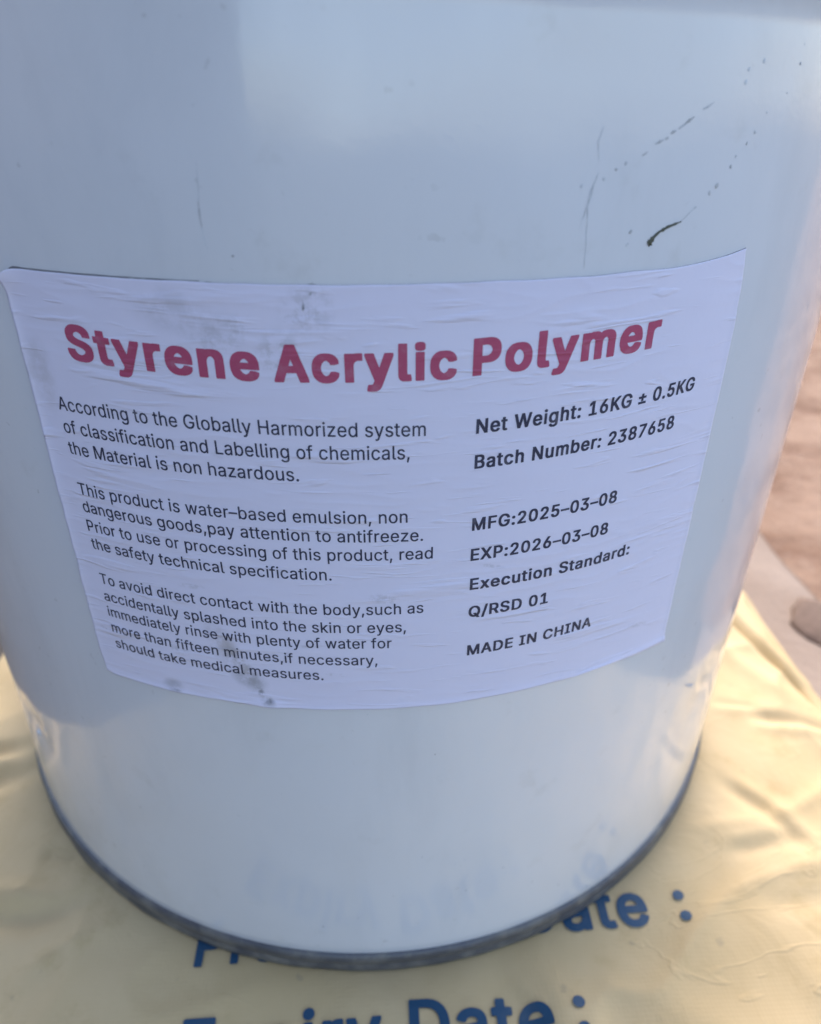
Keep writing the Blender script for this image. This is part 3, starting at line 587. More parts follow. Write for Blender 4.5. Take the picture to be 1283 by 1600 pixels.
        'd': (648, ['285 -10 348 -9 372 -6 402 2 428 15 433 4 440 1 572 1 580 6 582 676 580 694 576 698 468 700 438 699 431 696 428 677 427 515 390 530 344 537 264 537 236 534 206 527 158 505 122 477 94 444 68 395 58 364 51 329 47 281 47 247 50 208 57 168 67 137 80 107 93 86 114 60 137 37 160 21 186 8 218 -3 250 -8', '314 101 288 108 270 118 248 136 235 153 220 179 210 208 204 238 202 265 203 285 209 319 221 353 233 374 251 396 269 410 294 422 316 428 346 420 366 409 387 390 401 372 413 350 424 315 429 280 429 253 425 222 417 193 407 168 395 149 375 127 357 114 334 104']),
        'e': (620, ['305 -10 374 -9 402 -6 446 5 480 19 514 42 537 63 558 92 571 124 571 149 562 156 484 174 430 174 422 170 413 152 401 135 384 120 368 110 352 104 332 100 322 100 288 109 260 124 237 146 219 174 207 207 205 218 208 220 542 220 572 222 579 227 580 299 573 358 559 403 536 445 504 480 466 508 440 519 416 528 370 536 306 538 246 534 202 523 156 499 136 485 115 465 86 427 71 396 62 371 50 315 47 245 55 178 71 130 84 105 100 80 114 64 140 40 162 25 188 12 214 2 250 -6', '210 326 208 331 218 355 230 375 243 390 260 405 280 417 316 428 352 419 369 408 385 394 406 366 420 329 418 326 414 325']),
        'g': (649, ['296 -195 368 -195 398 -192 440 -183 476 -170 508 -153 532 -133 554 -107 569 -79 579 -43 583 8 583 508 582 525 576 530 542 532 440 531 433 526 432 515 430 513 396 528 358 536 316 538 264 537 218 530 177 515 150 500 132 486 114 469 97 448 84 428 68 395 56 358 49 313 47 252 51 205 58 170 73 131 90 101 112 73 140 49 168 32 198 19 238 10 286 7 352 8 388 14 424 28 428 27 428 2 426 -10 419 -29 410 -45 395 -60 378 -72 344 -84 314 -88 290 -83 270 -75 242 -58 208 -19 200 -16 146 -17 72 -57 71 -85 81 -103 115 -140 140 -158 174 -174 206 -185 248 -193', '312 117 292 121 268 133 253 144 234 165 221 186 210 214 204 243 202 270 204 296 211 328 223 358 236 379 260 403 278 416 302 425 318 428 342 422 360 413 387 391 401 374 413 352 424 320 430 282 430 259 427 233 419 202 409 179 394 158 378 142 356 127 330 118']),
        'h': (629, ['107 0 216 1 224 5 226 24 226 315 229 339 243 374 262 398 290 417 324 427 352 419 379 399 397 372 406 344 407 23 409 5 418 1 522 0 552 1 560 7 561 352 554 407 541 444 520 477 494 502 462 520 428 532 388 537 308 537 266 531 227 517 226 678 224 694 218 699 82 699 76 697 73 693 72 22 73 7 76 3']),
        'i': (294, ['107 0 216 1 222 3 225 7 226 508 224 525 218 530 82 531 76 529 73 525 72 22 73 7 76 3', '145 577 180 577 202 582 224 595 239 614 244 648 239 681 224 701 200 715 180 719 150 720 120 719 104 716 78 703 70 694 61 680 57 653 58 629 62 615 70 601 84 589 102 580 120 577']),
        'm': (903, ['107 0 216 1 224 5 226 24 226 329 228 347 239 377 257 401 282 418 310 428 332 421 354 405 370 382 377 362 377 23 380 3 386 1 416 0 492 0 522 1 529 5 531 23 532 350 541 378 558 402 582 419 610 428 636 420 660 404 674 386 682 357 682 24 684 5 690 1 722 0 798 0 826 1 832 3 835 7 836 23 836 368 833 401 826 429 818 451 801 478 779 501 754 517 716 533 680 539 592 539 560 534 538 527 512 516 476 492 452 513 432 525 406 535 380 539 324 540 286 538 258 532 226 518 221 527 214 531 112 532 82 531 76 528 73 525 72 508 72 22 73 7 76 3']),
        'n': (628, ['107 0 216 1 224 5 226 24 226 315 229 339 243 374 262 398 290 417 324 427 352 419 379 399 397 372 406 344 407 23 409 5 416 1 448 0 550 1 558 4 561 24 561 350 558 385 551 419 538 450 517 480 490 505 446 527 416 534 388 537 338 538 290 535 256 528 226 515 223 516 222 527 214 531 112 532 82 531 74 527 72 508 72 22 73 7 76 3']),
        'o': (636, ['300 -10 366 -9 412 -2 454 12 498 37 529 66 559 107 577 146 590 199 594 243 594 282 589 333 576 381 555 427 526 465 488 497 440 522 414 530 384 535 308 538 250 534 204 523 164 503 138 486 122 471 89 431 64 380 52 332 47 280 47 248 53 190 67 140 82 108 95 88 111 68 132 47 155 30 186 13 206 4 242 -5', '318 100 296 105 276 115 254 132 236 152 222 175 212 201 204 237 202 263 205 296 213 329 222 351 237 376 252 394 274 412 298 423 320 428 348 422 370 410 388 396 408 372 422 347 433 313 439 279 439 250 435 221 424 186 415 167 400 144 382 126 364 114 342 104']),
        'r': (421, ['107 0 216 1 224 5 226 24 226 327 231 351 238 368 252 388 269 402 288 414 320 423 368 420 396 421 402 424 405 442 405 514 404 530 400 535 358 538 284 537 256 532 226 521 220 528 214 531 110 532 80 530 74 526 72 508 72 22 73 7 76 3']),
        't': (377, ['258 -5 334 -2 356 3 362 9 362 35 345 104 338 107 274 105 266 107 257 112 250 120 243 146 243 423 248 426 340 427 346 429 350 449 349 525 346 528 340 531 244 533 243 629 242 644 238 649 202 651 98 650 92 647 90 643 88 533 16 530 11 525 9 508 9 448 12 430 18 427 84 426 89 423 89 135 94 89 104 64 114 47 128 32 150 16 172 6 192 0 218 -4']),
        'u': (629, ['270 -6 326 -6 350 -3 380 5 408 17 411 16 412 4 420 1 522 0 552 1 559 5 561 24 561 508 560 525 556 529 446 532 416 530 409 526 407 508 407 209 404 190 392 161 371 133 340 113 310 105 282 113 256 132 238 157 228 187 226 208 226 508 224 526 216 531 182 532 82 531 74 526 72 508 72 193 76 144 86 105 98 78 113 56 132 36 152 22 180 8 204 0 234 -5']),
        'x': (585, ['64 0 156 0 186 1 192 3 296 148 398 3 434 0 522 0 552 1 559 4 561 29 559 36 389 268 552 497 553 523 550 528 544 531 514 532 426 532 392 529 296 395 204 529 168 532 80 532 50 531 43 527 41 512 42 496 203 272 31 35 30 19 32 4 38 1']),
        '\xb1': (688, ['125 31 594 31 601 36 603 52 602 136 594 142 564 143 98 142 92 137 90 122 91 37 98 31', '307 162 410 163 418 166 421 184 421 287 423 292 592 293 598 295 602 299 603 383 602 398 598 402 564 405 422 406 421 514 419 530 414 535 312 536 282 535 276 533 272 514 272 410 270 405 100 404 94 402 91 398 90 315 93 297 100 293 128 292 270 292 273 169 280 163']),
        '\u2013': (545, ['35 245 542 245 549 250 551 265 550 349 542 354 512 356 8 354 2 350 0 334 1 251 8 245']),
    },
    'black': {
        ' ': (358, []),
        'A': (752, ['73 0 200 1 208 2 212 5 217 11 279 175 282 177 286 178 478 177 545 10 552 3 560 1 598 0 720 1 728 3 734 8 736 13 736 50 732 62 482 684 478 693 472 697 464 699 426 700 294 699 284 697 279 691 24 54 24 13 27 6 32 3 38 1', '334 311 332 313 333 317 376 429 378 433 425 312 420 311']),
        'P': (704, ['133 0 254 1 262 3 268 8 271 35 271 228 272 233 434 234 470 238 508 246 530 254 550 263 584 283 611 308 631 335 648 371 655 391 660 419 662 484 660 515 656 539 642 578 634 594 619 617 592 644 576 656 550 671 522 682 498 690 468 695 426 699 138 700 98 699 90 697 86 692 83 663 84 13 87 6 94 2', '274 367 271 371 272 566 276 567 358 567 376 565 406 557 422 550 437 539 451 525 462 508 468 494 474 467 470 447 464 430 455 413 444 401 430 389 416 381 396 373 380 369 362 366']),
        'S': (706, ['333 -10 416 -10 456 -6 504 4 526 11 550 22 577 37 594 48 622 76 637 98 647 116 655 138 659 157 662 214 660 247 654 274 646 294 635 311 617 333 604 344 564 371 522 390 472 406 368 432 316 450 298 459 283 470 270 482 261 497 260 504 268 522 276 532 288 544 304 556 324 564 344 570 362 573 380 569 400 563 419 554 433 544 443 535 453 521 461 503 466 483 474 476 518 474 598 474 636 475 644 477 648 480 651 487 651 524 646 558 634 591 622 611 608 628 580 654 538 679 498 694 450 704 422 707 384 708 304 707 276 704 246 699 218 691 196 683 170 671 148 657 136 648 114 628 99 608 88 588 80 570 74 545 71 497 73 461 77 438 85 416 94 400 108 381 126 365 166 338 214 317 254 304 366 275 416 259 436 249 452 237 465 225 471 215 474 205 469 191 460 175 444 159 428 148 412 139 384 130 358 125 334 130 308 138 293 145 280 154 265 168 256 180 247 199 242 225 234 231 190 233 70 232 62 231 56 226 53 199 54 175 59 145 66 124 73 109 85 89 101 69 120 51 158 25 178 16 208 5 230 -1 268 -7 300 -10']),
        'c': (636, ['315 -10 388 -9 416 -6 462 5 494 18 532 41 546 54 560 69 585 104 598 137 598 179 595 185 590 188 506 208 436 208 426 206 422 202 407 171 388 149 366 134 352 128 334 123 304 134 282 150 264 171 250 195 239 225 232 266 235 289 241 315 251 340 266 365 288 387 312 403 336 411 358 404 371 397 395 378 407 362 419 336 424 332 430 330 506 330 586 348 592 351 595 356 596 399 592 411 575 446 548 478 518 503 488 519 450 533 420 539 386 543 348 544 272 542 236 537 218 532 178 516 154 502 130 484 98 450 85 431 69 400 60 375 53 346 49 317 47 281 48 229 51 198 58 165 68 136 82 108 96 86 113 66 133 47 156 31 188 13 224 0 248 -5 282 -9']),
        'e': (648, ['320 -10 396 -9 424 -6 472 5 506 18 534 35 554 50 565 62 588 93 601 124 601 164 599 169 594 173 508 193 472 194 436 193 428 191 422 186 410 163 390 143 368 130 352 124 340 123 308 132 284 148 262 170 248 192 241 209 244 212 558 212 596 214 604 216 609 221 611 282 609 323 605 356 599 381 590 407 573 441 558 462 544 477 524 494 502 509 462 528 438 535 402 541 380 543 322 544 282 543 254 540 226 535 204 528 164 509 138 491 117 473 101 454 87 434 72 405 62 381 51 333 48 302 47 250 49 215 54 181 60 157 72 127 84 104 102 78 116 63 142 40 166 24 192 12 226 0 258 -6 288 -9', '248 339 247 343 258 362 282 386 306 403 332 411 354 404 376 390 399 367 412 341 408 339']),
        'i': (321, ['122 0 240 1 250 4 255 10 256 36 256 503 255 527 252 533 246 536 200 538 90 537 78 534 73 527 72 501 73 12 76 6 82 2', '160 556 204 556 228 561 240 566 254 575 268 594 273 612 274 635 273 661 271 672 266 683 255 698 242 707 228 713 204 718 166 719 126 718 112 716 97 711 80 702 72 694 62 679 58 663 58 610 63 595 72 580 86 568 104 560 126 556']),
        'l': (352, ['224 -2 294 -2 338 5 344 8 347 13 348 36 347 59 330 124 326 128 318 129 268 130 261 136 257 150 255 689 250 696 240 699 88 699 80 697 74 691 72 665 72 134 76 85 83 62 93 45 108 28 126 16 144 7 168 1 190 -2']),
        'm': (931, ['122 0 240 1 248 3 254 9 256 35 257 332 264 358 278 380 298 397 310 404 324 410 340 403 358 390 372 370 377 353 377 35 378 11 382 4 394 1 506 0 546 1 554 3 558 8 561 36 561 336 567 360 581 382 592 393 604 401 626 410 646 402 664 389 675 373 682 349 682 36 685 8 690 3 698 1 736 0 848 1 860 4 865 11 866 35 865 389 861 419 851 449 842 467 826 489 802 511 788 520 766 530 738 539 702 545 636 546 600 545 580 543 558 538 534 531 492 510 468 526 448 535 432 540 402 545 302 545 276 541 250 534 236 537 128 538 88 537 78 534 73 526 72 503 73 12 76 6 82 2']),
        'n': (656, ['122 0 238 1 248 3 254 8 256 36 256 310 258 327 262 341 270 358 288 382 310 399 338 409 362 400 382 384 391 373 398 360 406 335 407 35 410 8 414 3 422 1 462 0 574 1 582 3 588 6 590 12 591 36 591 350 589 385 581 424 568 455 545 487 532 500 518 510 502 520 474 532 438 540 410 543 314 543 280 539 252 531 238 537 198 538 90 537 80 535 76 531 73 525 72 502 73 12 76 6 82 2']),
        'o': (663, ['315 -10 390 -9 436 -2 456 3 480 11 519 32 544 51 557 64 570 79 588 106 606 144 614 167 620 196 624 248 624 287 621 329 616 358 608 384 597 411 585 432 568 457 554 472 536 489 516 503 496 515 468 527 442 535 408 541 344 544 286 543 264 541 216 531 192 523 168 511 144 496 124 479 107 461 89 437 75 412 65 389 52 340 47 280 48 229 51 198 58 165 68 136 82 108 97 86 113 66 133 47 156 31 188 13 224 0 248 -5 282 -9', '334 123 314 130 294 142 280 152 263 173 251 194 242 215 236 238 232 267 235 290 244 322 251 340 265 364 278 379 300 396 312 403 336 411 358 404 374 395 390 383 408 362 422 337 431 314 437 288 439 262 435 235 429 213 419 189 405 167 384 146 370 136 348 126']),
        'r': (449, ['122 0 238 1 248 3 253 8 256 36 256 319 260 341 268 358 280 375 298 390 316 399 340 406 382 405 418 406 426 407 432 411 434 417 435 439 435 509 434 533 431 537 426 541 410 543 372 544 292 543 248 535 238 537 200 538 88 537 80 535 75 530 72 502 73 12 76 6 82 2']),
        't': (405, ['273 -5 322 -5 364 -1 384 4 390 8 392 13 392 55 374 123 370 127 362 128 290 129 282 135 278 142 273 162 273 408 278 410 364 411 372 413 376 416 379 422 380 445 379 527 374 534 364 537 278 538 274 539 272 640 270 646 264 650 256 652 218 653 144 653 100 651 93 647 90 640 88 539 84 538 26 537 18 535 13 532 10 527 9 503 9 444 10 422 13 416 18 413 26 411 84 410 89 408 89 143 91 109 94 91 105 63 116 46 129 32 154 16 180 5 208 -1 240 -5']),
        'y': (628, ['166 -182 232 -180 258 -176 280 -169 300 -160 328 -141 342 -126 360 -102 383 -57 609 483 610 525 608 531 604 535 594 537 558 538 474 538 436 537 428 535 424 532 323 280 318 272 215 527 212 533 206 535 198 537 78 538 40 537 32 535 27 530 25 525 25 489 27 480 216 29 207 3 197 -17 187 -31 172 -45 166 -46 100 -47 92 -48 88 -52 66 -123 66 -163 72 -170 88 -176 118 -180']),
    },
    'sack': {
        ' ': (326, []),
        ':': (321, ['156 -5 172 -5 192 -3 210 3 224 11 241 25 250 36 257 51 261 66 262 84 260 100 255 113 247 128 229 145 220 152 206 158 184 164 160 165 140 163 124 158 110 151 98 142 83 127 74 110 69 93 68 76 71 57 81 35 90 24 106 11 124 2 140 -3', '154 344 186 345 204 349 222 359 246 380 255 396 260 409 262 424 261 443 257 458 247 476 236 488 222 499 202 508 188 512 168 514 148 513 126 507 112 501 104 495 85 478 75 461 70 447 68 427 70 409 76 394 85 379 100 364 114 355 138 346']),
        'D': (754, ['117 0 354 0 416 6 466 16 490 23 526 38 554 53 574 67 616 102 636 126 650 146 666 175 681 210 693 251 699 286 703 329 703 373 700 408 694 445 686 478 673 513 656 546 640 571 614 600 590 624 566 641 540 656 506 672 468 685 428 693 380 699 120 700 100 696 94 693 88 687 84 679 83 667 83 31 85 18 92 8 102 3', '242 127 239 129 239 133 240 571 244 573 364 572 398 567 436 556 472 536 487 524 501 509 523 477 539 435 548 386 549 330 547 306 541 274 525 229 506 198 482 174 457 156 430 143 396 134 356 128']),
        'E': (639, ['117 0 546 0 566 4 573 7 579 13 583 21 584 31 584 97 582 107 579 115 572 120 566 124 546 127 244 127 240 128 239 132 239 285 240 289 530 291 543 295 551 302 556 311 557 324 557 385 556 397 548 409 534 415 518 417 240 418 239 423 240 572 246 573 542 573 562 576 570 580 576 586 580 594 581 604 580 678 576 688 568 695 556 699 542 700 122 700 100 696 94 693 88 687 84 679 83 667 83 31 85 18 92 8 102 3']),
        'P': (674, ['117 0 214 1 227 6 236 16 239 32 239 231 240 235 382 236 428 241 462 248 490 257 514 268 544 287 572 312 596 344 616 384 627 425 630 451 630 485 624 527 610 567 600 588 586 608 572 624 552 642 536 655 512 668 482 681 450 690 418 696 374 700 120 700 108 699 100 696 94 693 87 686 84 679 83 667 83 31 85 18 92 8 102 3', '242 363 239 365 239 369 239 568 240 572 380 572 414 564 427 558 446 545 460 527 468 510 473 488 474 459 471 438 466 421 458 406 445 390 416 372 382 364']),
        'a': (598, ['243 -11 278 -10 312 -6 348 5 380 20 392 7 406 1 422 0 504 1 520 7 526 12 530 21 531 33 531 362 524 409 517 430 503 455 487 476 466 495 446 508 420 521 374 535 326 541 286 542 230 536 208 531 176 520 134 498 118 487 96 466 75 440 58 407 57 397 59 387 63 380 70 374 152 350 170 348 182 349 194 353 201 360 216 383 228 396 248 408 272 416 288 419 314 419 336 415 348 411 360 403 373 386 379 362 379 350 374 347 348 342 256 331 200 322 152 309 118 294 94 279 72 257 57 235 48 214 42 177 42 152 45 128 50 110 59 88 79 58 109 30 126 20 146 10 166 2 194 -5', '268 113 252 113 228 119 213 127 203 135 197 146 194 162 197 176 204 187 224 200 258 210 378 225 379 195 377 183 369 163 356 146 340 133 318 121 292 114']),
        'c': (607, ['299 -10 348 -9 396 -2 438 12 476 31 502 51 533 83 554 118 564 143 567 156 566 164 562 173 555 179 546 183 464 202 444 202 432 198 424 192 414 168 406 155 394 141 382 132 366 123 352 118 332 114 308 114 282 119 262 129 240 147 224 169 211 198 202 234 200 266 203 303 212 337 224 364 244 390 264 404 284 413 312 418 342 416 366 410 380 401 395 390 410 371 422 344 430 338 442 334 464 334 542 352 556 360 564 372 565 380 563 392 544 432 522 462 492 490 462 509 422 526 382 537 332 542 306 542 274 540 250 536 224 529 202 520 174 506 153 493 136 479 116 460 100 441 88 423 71 391 56 346 51 320 47 281 47 249 49 226 53 198 61 167 72 139 84 116 110 79 122 66 148 43 174 26 194 15 214 7 242 -2 272 -7']),
        'd': (647, ['284 -10 320 -10 364 -4 392 5 428 25 430 24 435 12 442 6 454 1 468 0 554 1 568 7 574 12 578 19 580 33 580 668 579 679 575 688 568 693 560 697 542 700 464 700 446 696 433 688 429 679 428 669 428 515 426 510 394 527 372 534 348 540 316 542 290 542 254 539 234 535 208 526 166 507 146 493 124 473 102 448 91 433 77 408 65 380 57 355 51 324 47 283 47 249 51 210 58 175 68 144 84 111 96 92 116 66 146 39 168 24 196 10 222 1 252 -6', '310 115 282 119 261 129 242 144 223 169 211 197 204 223 201 246 201 289 205 316 214 346 223 365 240 387 256 401 276 411 298 417 322 418 346 414 364 407 388 390 404 371 417 345 424 320 428 295 429 255 425 220 417 191 408 171 392 149 376 133 352 120 330 115']),
        'e': (618, ['304 -10 346 -10 382 -6 406 -2 448 12 490 33 522 60 548 90 559 109 568 130 569 142 568 152 558 164 546 169 466 188 446 188 434 184 428 179 416 157 404 141 393 132 378 124 366 119 344 114 326 113 302 115 284 119 270 125 253 134 237 147 216 176 207 198 205 213 210 215 542 215 556 216 568 222 577 233 579 245 577 313 568 365 552 408 538 433 522 456 505 473 479 495 454 510 428 522 382 536 328 542 302 542 264 539 240 534 214 526 194 517 164 502 144 487 120 464 102 444 90 427 68 383 54 338 47 280 47 248 49 225 54 193 60 169 71 140 85 113 110 78 142 48 154 38 176 24 199 13 224 4 252 -3', '208 336 208 340 218 362 228 377 242 391 270 409 284 414 306 418 330 418 350 414 366 408 378 400 390 390 404 373 412 358 419 338 418 336 414 335']),
        'i': (292, ['106 0 198 1 214 7 219 13 223 22 224 505 222 516 218 525 210 531 198 535 182 536 98 535 82 529 77 523 73 514 72 31 74 18 82 8 92 3', '144 561 162 562 178 565 202 574 212 581 224 592 235 608 240 622 242 638 240 657 235 671 227 685 214 698 204 705 186 713 172 717 150 719 128 717 116 714 100 708 88 700 74 688 68 679 60 661 57 645 60 618 68 601 76 591 90 579 106 569 128 563']),
        'n': (626, ['106 0 198 1 212 6 221 16 224 32 224 315 227 345 238 373 254 393 280 409 296 414 316 417 332 417 352 413 374 402 383 396 394 382 399 372 405 354 407 338 407 32 408 21 411 14 418 7 424 4 432 1 446 0 532 1 546 5 554 12 558 21 559 33 559 351 555 385 543 427 527 458 505 485 490 498 468 514 440 526 410 536 382 540 358 542 314 541 284 535 254 525 224 510 222 511 217 524 210 530 198 535 186 536 98 535 86 531 77 524 73 515 72 504 72 31 74 18 82 8 92 3']),
        'o': (634, ['299 -10 336 -10 358 -8 380 -5 408 1 438 12 456 21 479 34 504 53 536 87 553 112 567 138 574 156 584 187 592 245 591 299 581 356 564 400 547 431 527 456 498 484 484 495 460 510 434 522 388 536 332 542 306 542 274 540 250 536 224 529 202 520 174 506 153 493 136 479 116 460 100 441 88 423 71 391 56 346 51 320 47 281 47 249 49 226 53 198 61 167 72 139 84 116 110 79 122 66 148 43 174 26 194 15 214 7 242 -2 272 -7', '306 115 282 119 262 129 240 147 224 169 211 197 204 223 201 245 201 287 206 317 214 343 225 365 244 390 264 404 282 413 310 418 328 418 356 413 370 408 390 394 411 371 423 350 434 315 439 283 439 247 435 219 425 187 414 165 396 143 376 128 356 119 332 114']),
        'p': (647, ['106 -180 198 -179 212 -175 220 -166 224 -150 224 18 226 23 270 1 290 -4 312 -8 334 -10 366 -10 400 -6 424 -1 450 8 474 18 490 28 512 43 532 63 549 82 575 124 589 158 596 182 604 235 604 298 599 336 592 366 577 405 562 432 543 458 531 471 504 494 480 511 456 522 422 534 398 539 362 542 338 542 306 540 280 534 258 527 224 509 222 510 217 523 210 529 198 534 186 536 98 535 84 530 75 520 72 503 72 -150 74 -163 82 -172 92 -178', '330 115 304 119 284 128 262 146 246 167 236 188 227 220 223 253 223 281 227 315 236 347 247 369 263 389 280 403 300 412 328 418 344 418 372 413 394 402 413 386 429 365 440 340 449 306 451 289 451 247 447 218 437 187 429 169 411 145 396 132 376 121 352 115']),
        'r': (419, ['106 0 198 1 212 6 221 16 224 32 224 327 228 355 234 368 248 386 258 395 276 405 290 409 308 413 336 413 366 409 378 410 390 414 397 420 401 429 403 440 403 512 402 521 398 528 386 538 378 540 358 542 312 542 292 540 256 531 222 516 210 529 196 535 110 536 96 535 86 531 79 525 75 520 72 503 72 31 74 18 82 8 92 3']),
        't': (375, ['257 -5 288 -5 332 2 350 9 356 14 360 23 360 32 358 47 345 102 340 112 332 118 320 122 302 122 278 119 260 119 252 121 245 128 241 150 241 412 246 414 322 416 334 419 340 425 346 433 348 444 347 514 343 523 338 528 324 535 246 536 242 537 241 622 238 636 228 646 216 651 204 652 114 651 100 645 94 640 90 631 88 537 84 536 34 535 20 529 12 519 9 504 10 436 16 425 22 420 30 417 46 415 86 414 89 412 89 140 95 99 108 68 117 54 130 41 144 28 160 18 178 10 206 1 226 -3']),
        'u': (627, ['269 -6 298 -6 340 -1 372 9 408 26 410 25 415 12 422 6 434 1 446 0 534 1 547 6 556 16 559 33 559 504 558 515 555 522 548 529 542 532 534 535 522 536 444 536 432 535 422 532 416 527 411 521 407 504 407 208 404 188 395 165 382 149 373 140 348 126 318 119 300 119 284 122 274 125 260 132 250 140 239 152 232 165 227 181 224 211 224 504 223 515 220 522 212 530 198 535 110 536 96 535 88 532 80 526 75 520 72 504 72 198 76 155 86 116 100 86 112 68 125 53 154 29 178 15 214 2 242 -3']),
        'x': (584, ['63 0 156 0 170 1 182 6 192 15 294 159 398 14 408 5 418 1 432 0 522 0 542 3 554 12 558 20 559 28 558 36 554 46 384 270 393 284 547 493 551 502 551 514 547 524 540 529 528 535 512 536 424 536 412 535 400 530 390 521 296 389 293 391 202 522 192 531 182 535 168 536 78 536 58 533 46 525 42 516 41 508 41 500 45 492 206 274 32 40 30 34 30 23 34 12 46 4']),
        'y': (598, ['150 -184 178 -183 208 -179 238 -171 260 -160 280 -148 298 -132 316 -112 331 -89 351 -47 577 498 578 508 577 517 573 525 564 531 554 535 542 536 458 536 438 533 432 529 425 524 304 219 302 216 179 524 170 531 158 535 62 536 50 535 40 532 34 529 28 522 25 508 28 493 221 26 200 -29 192 -42 184 -51 174 -57 162 -59 120 -54 108 -55 95 -60 89 -66 86 -73 66 -141 66 -154 69 -162 78 -171 98 -177 118 -181']),
    },
}

def text_into(bm, body, face, cap, x0, x1, y0, y1, cell, track=0):
    """add one line of lettering in flat coordinates: baseline (x0,y0)-(x1,y1), cap height in the same unit"""
    G = GLYPHS[face]
    t = bmesh.new()
    pen = 0.0
    for ch in body:
        adv, loops = G[ch]
        pts, edges = [], []
        for lp in loops:
            q = [int(v) for v in lp.split()]
            n, k0 = len(q)//2, len(pts)
            pts += [Vector((q[2*k], q[2*k + 1])) for k in range(n)]
            edges += [(k0 + k, k0 + (k + 1) % n) for k in range(n)]
        if pts:
            vo, _, fo, *_ = delaunay_2d_cdt(pts, edges, [], 1, 0.01)
            # keep the triangles inside an odd number of outlines
            rings = [[(int(a), int(b)) for a, b in zip(lp.split()[::2], lp.split()[1::2])] for lp in loops]
            tv = [t.verts.new(((p.x + pen)/700, p.y/700, 0)) for p in vo]
            for f in fo:
                cx = sum(vo[i].x for i in f)/len(f)
                cy = sum(vo[i].y for i in f)/len(f)
                inside = False
                for R_ in rings:
                    for (ax, ay), (bx, by) in zip(R_, R_[1:] + R_[:1]):
                        if (ay > cy) != (by > cy) and cx < ax + (bx - ax)*(cy - ay)/(by - ay):
                            inside = not inside
                if inside:
                    t.faces.new([tv[i] for i in f])
        pen += adv + track
    bmesh.ops.delete(t, geom=[v for v in t.verts if not v.link_faces], context='VERTS')
    xs = [v.co.x for v in t.verts]
    a, b = min(xs), max(xs)
    L = x1 - x0
    for v in t.verts:
        u = (v.co.x - a)/(b - a)
        v.co = Vector((x0 + u*L, y0 + (y1 - y0)*u + v.co.y*cap, 0))
    bmesh.ops.remove_doubles(t, verts=t.verts[:], dist=1e-5)
    for axis in (0, 1):
        cs = [v.co[axis] for v in t.verts]
        c = math.floor(min(cs)/cell)*cell + cell
        while c < max(cs):
            co = [0, 0, 0]; no = [0, 0, 0]
            co[axis] = c; no[axis] = 1
            bmesh.ops.bisect_plane(t, geom=t.verts[:] + t.edges[:] + t.faces[:], plane_co=co, plane_no=no)
            c += cell
    bmesh.ops.triangulate(t, faces=t.faces[:])
    tmp = bpy.data.meshes.new('tmp')
    t.to_mesh(tmp); t.free()
    bm.from_mesh(tmp)
    bpy.data.meshes.remove(tmp)

# printing on the sack
bm = bmesh.new()
text_into(bm, 'Production', 'sack', 13.0, -53.6, 30.0, -137.0, -134.2, 6)
text_into(bm, 'Date', 'sack', 13.0, 43.5, 84.0, -132.0, -130.2, 6)
text_into(bm, ':', 'sack', 13.0, 93.4, 97.0, -129.6, -129.4, 6)
text_into(bm, 'Expiry', 'sack', 13.0, -53.4, 0.5, -163.0, -161.6, 6)
text_into(bm, 'Date', 'sack', 13.0, 8.0, 47.6, -161.3, -160.0, 6)
text_into(bm, ':', 'sack', 13.0, 53.6, 57.2, -159.0, -158.8, 6)
for v in bm.verts:
    x, y = v.co.x/1000, v.co.y/1000
    v.co = Vector((x - SX, y - SY, sack_z(x, y) - GZ + 0.00045))
for f in bm.faces:
    f.normal_update()
    if f.normal.z < 0:
        f.normal_flip()
obj('printed_lettering', bm, SACKINK, sack_cover)

# ------------------------------------------------------------------ pail
R0, KT = 0.1395, -0.025593
def rad(z):
    return R0 + KT*z
pail = thing('paint_pail', 'white enamelled steel pail with a large chemical label standing on the cream sack', 'pail', (0, 0, 0))

def lathe(prof, n=256, close=False):
    bm = bmesh.new()
    rows = []
    for r, z in prof:
        rows.append([bm.verts.new((r*math.sin(2*math.pi*i/n), -r*math.cos(2*math.pi*i/n), z)) for i in range(n)])
    pairs = list(zip(rows, rows[1:]))
    if close:
        pairs.append((rows[-1], rows[0]))
    for a, b in pairs:
        for i in range(n):
            j = (i + 1) % n
            bm.faces.new((a[i], a[j], b[j], b[i]))
    return bm, rows

# body: slightly dented sheet steel wall with a swage near the top
prof = [(rad(0.004) - 0.0012, 0.004)]
z = 0.0075
while z < 0.2310:
    prof.append((rad(z), z)); z += 0.004
zt = 0.2338
for i in range(13):                                   # swaged bead under the lid
    a = math.pi*i/12
    prof.append((rad(zt) + 0.0042*math.sin(a), zt + 0.010*i/12))
for i in range(8):
    prof.append((rad(0.242) - 0.0004, 0.242 + 0.006*i))
bm, rows = lathe(prof, 320)
for v in bm.verts:
    a = math.atan2(v.co.x, -v.co.y)
    if 0.012 < v.co.z < 0.225:
        w = min(1, (v.co.z - 0.012)/0.02)
        d = 0.00035*noise.noise(Vector((a*2.2, v.co.z*14, 2.0)))*w
        # small knock low on the left flank
        d -= 0.0011*math.exp(-((math.degrees(a) + 47)/3.2)**2 - ((v.co.z - 0.053)/0.006)**2)
        d -= 0.0011*math.exp(-((math.degrees(a) - 46)/5.5)**2 - ((v.co.z - 0.062)/0.016)**2)
        s = 1 + d/math.hypot(v.co.x, v.co.y)
        v.co.x *= s; v.co.y *= s
bmesh.ops.recalc_face_normals(bm, faces=bm.faces[:])
obj('body', bm, PAINT, pail)

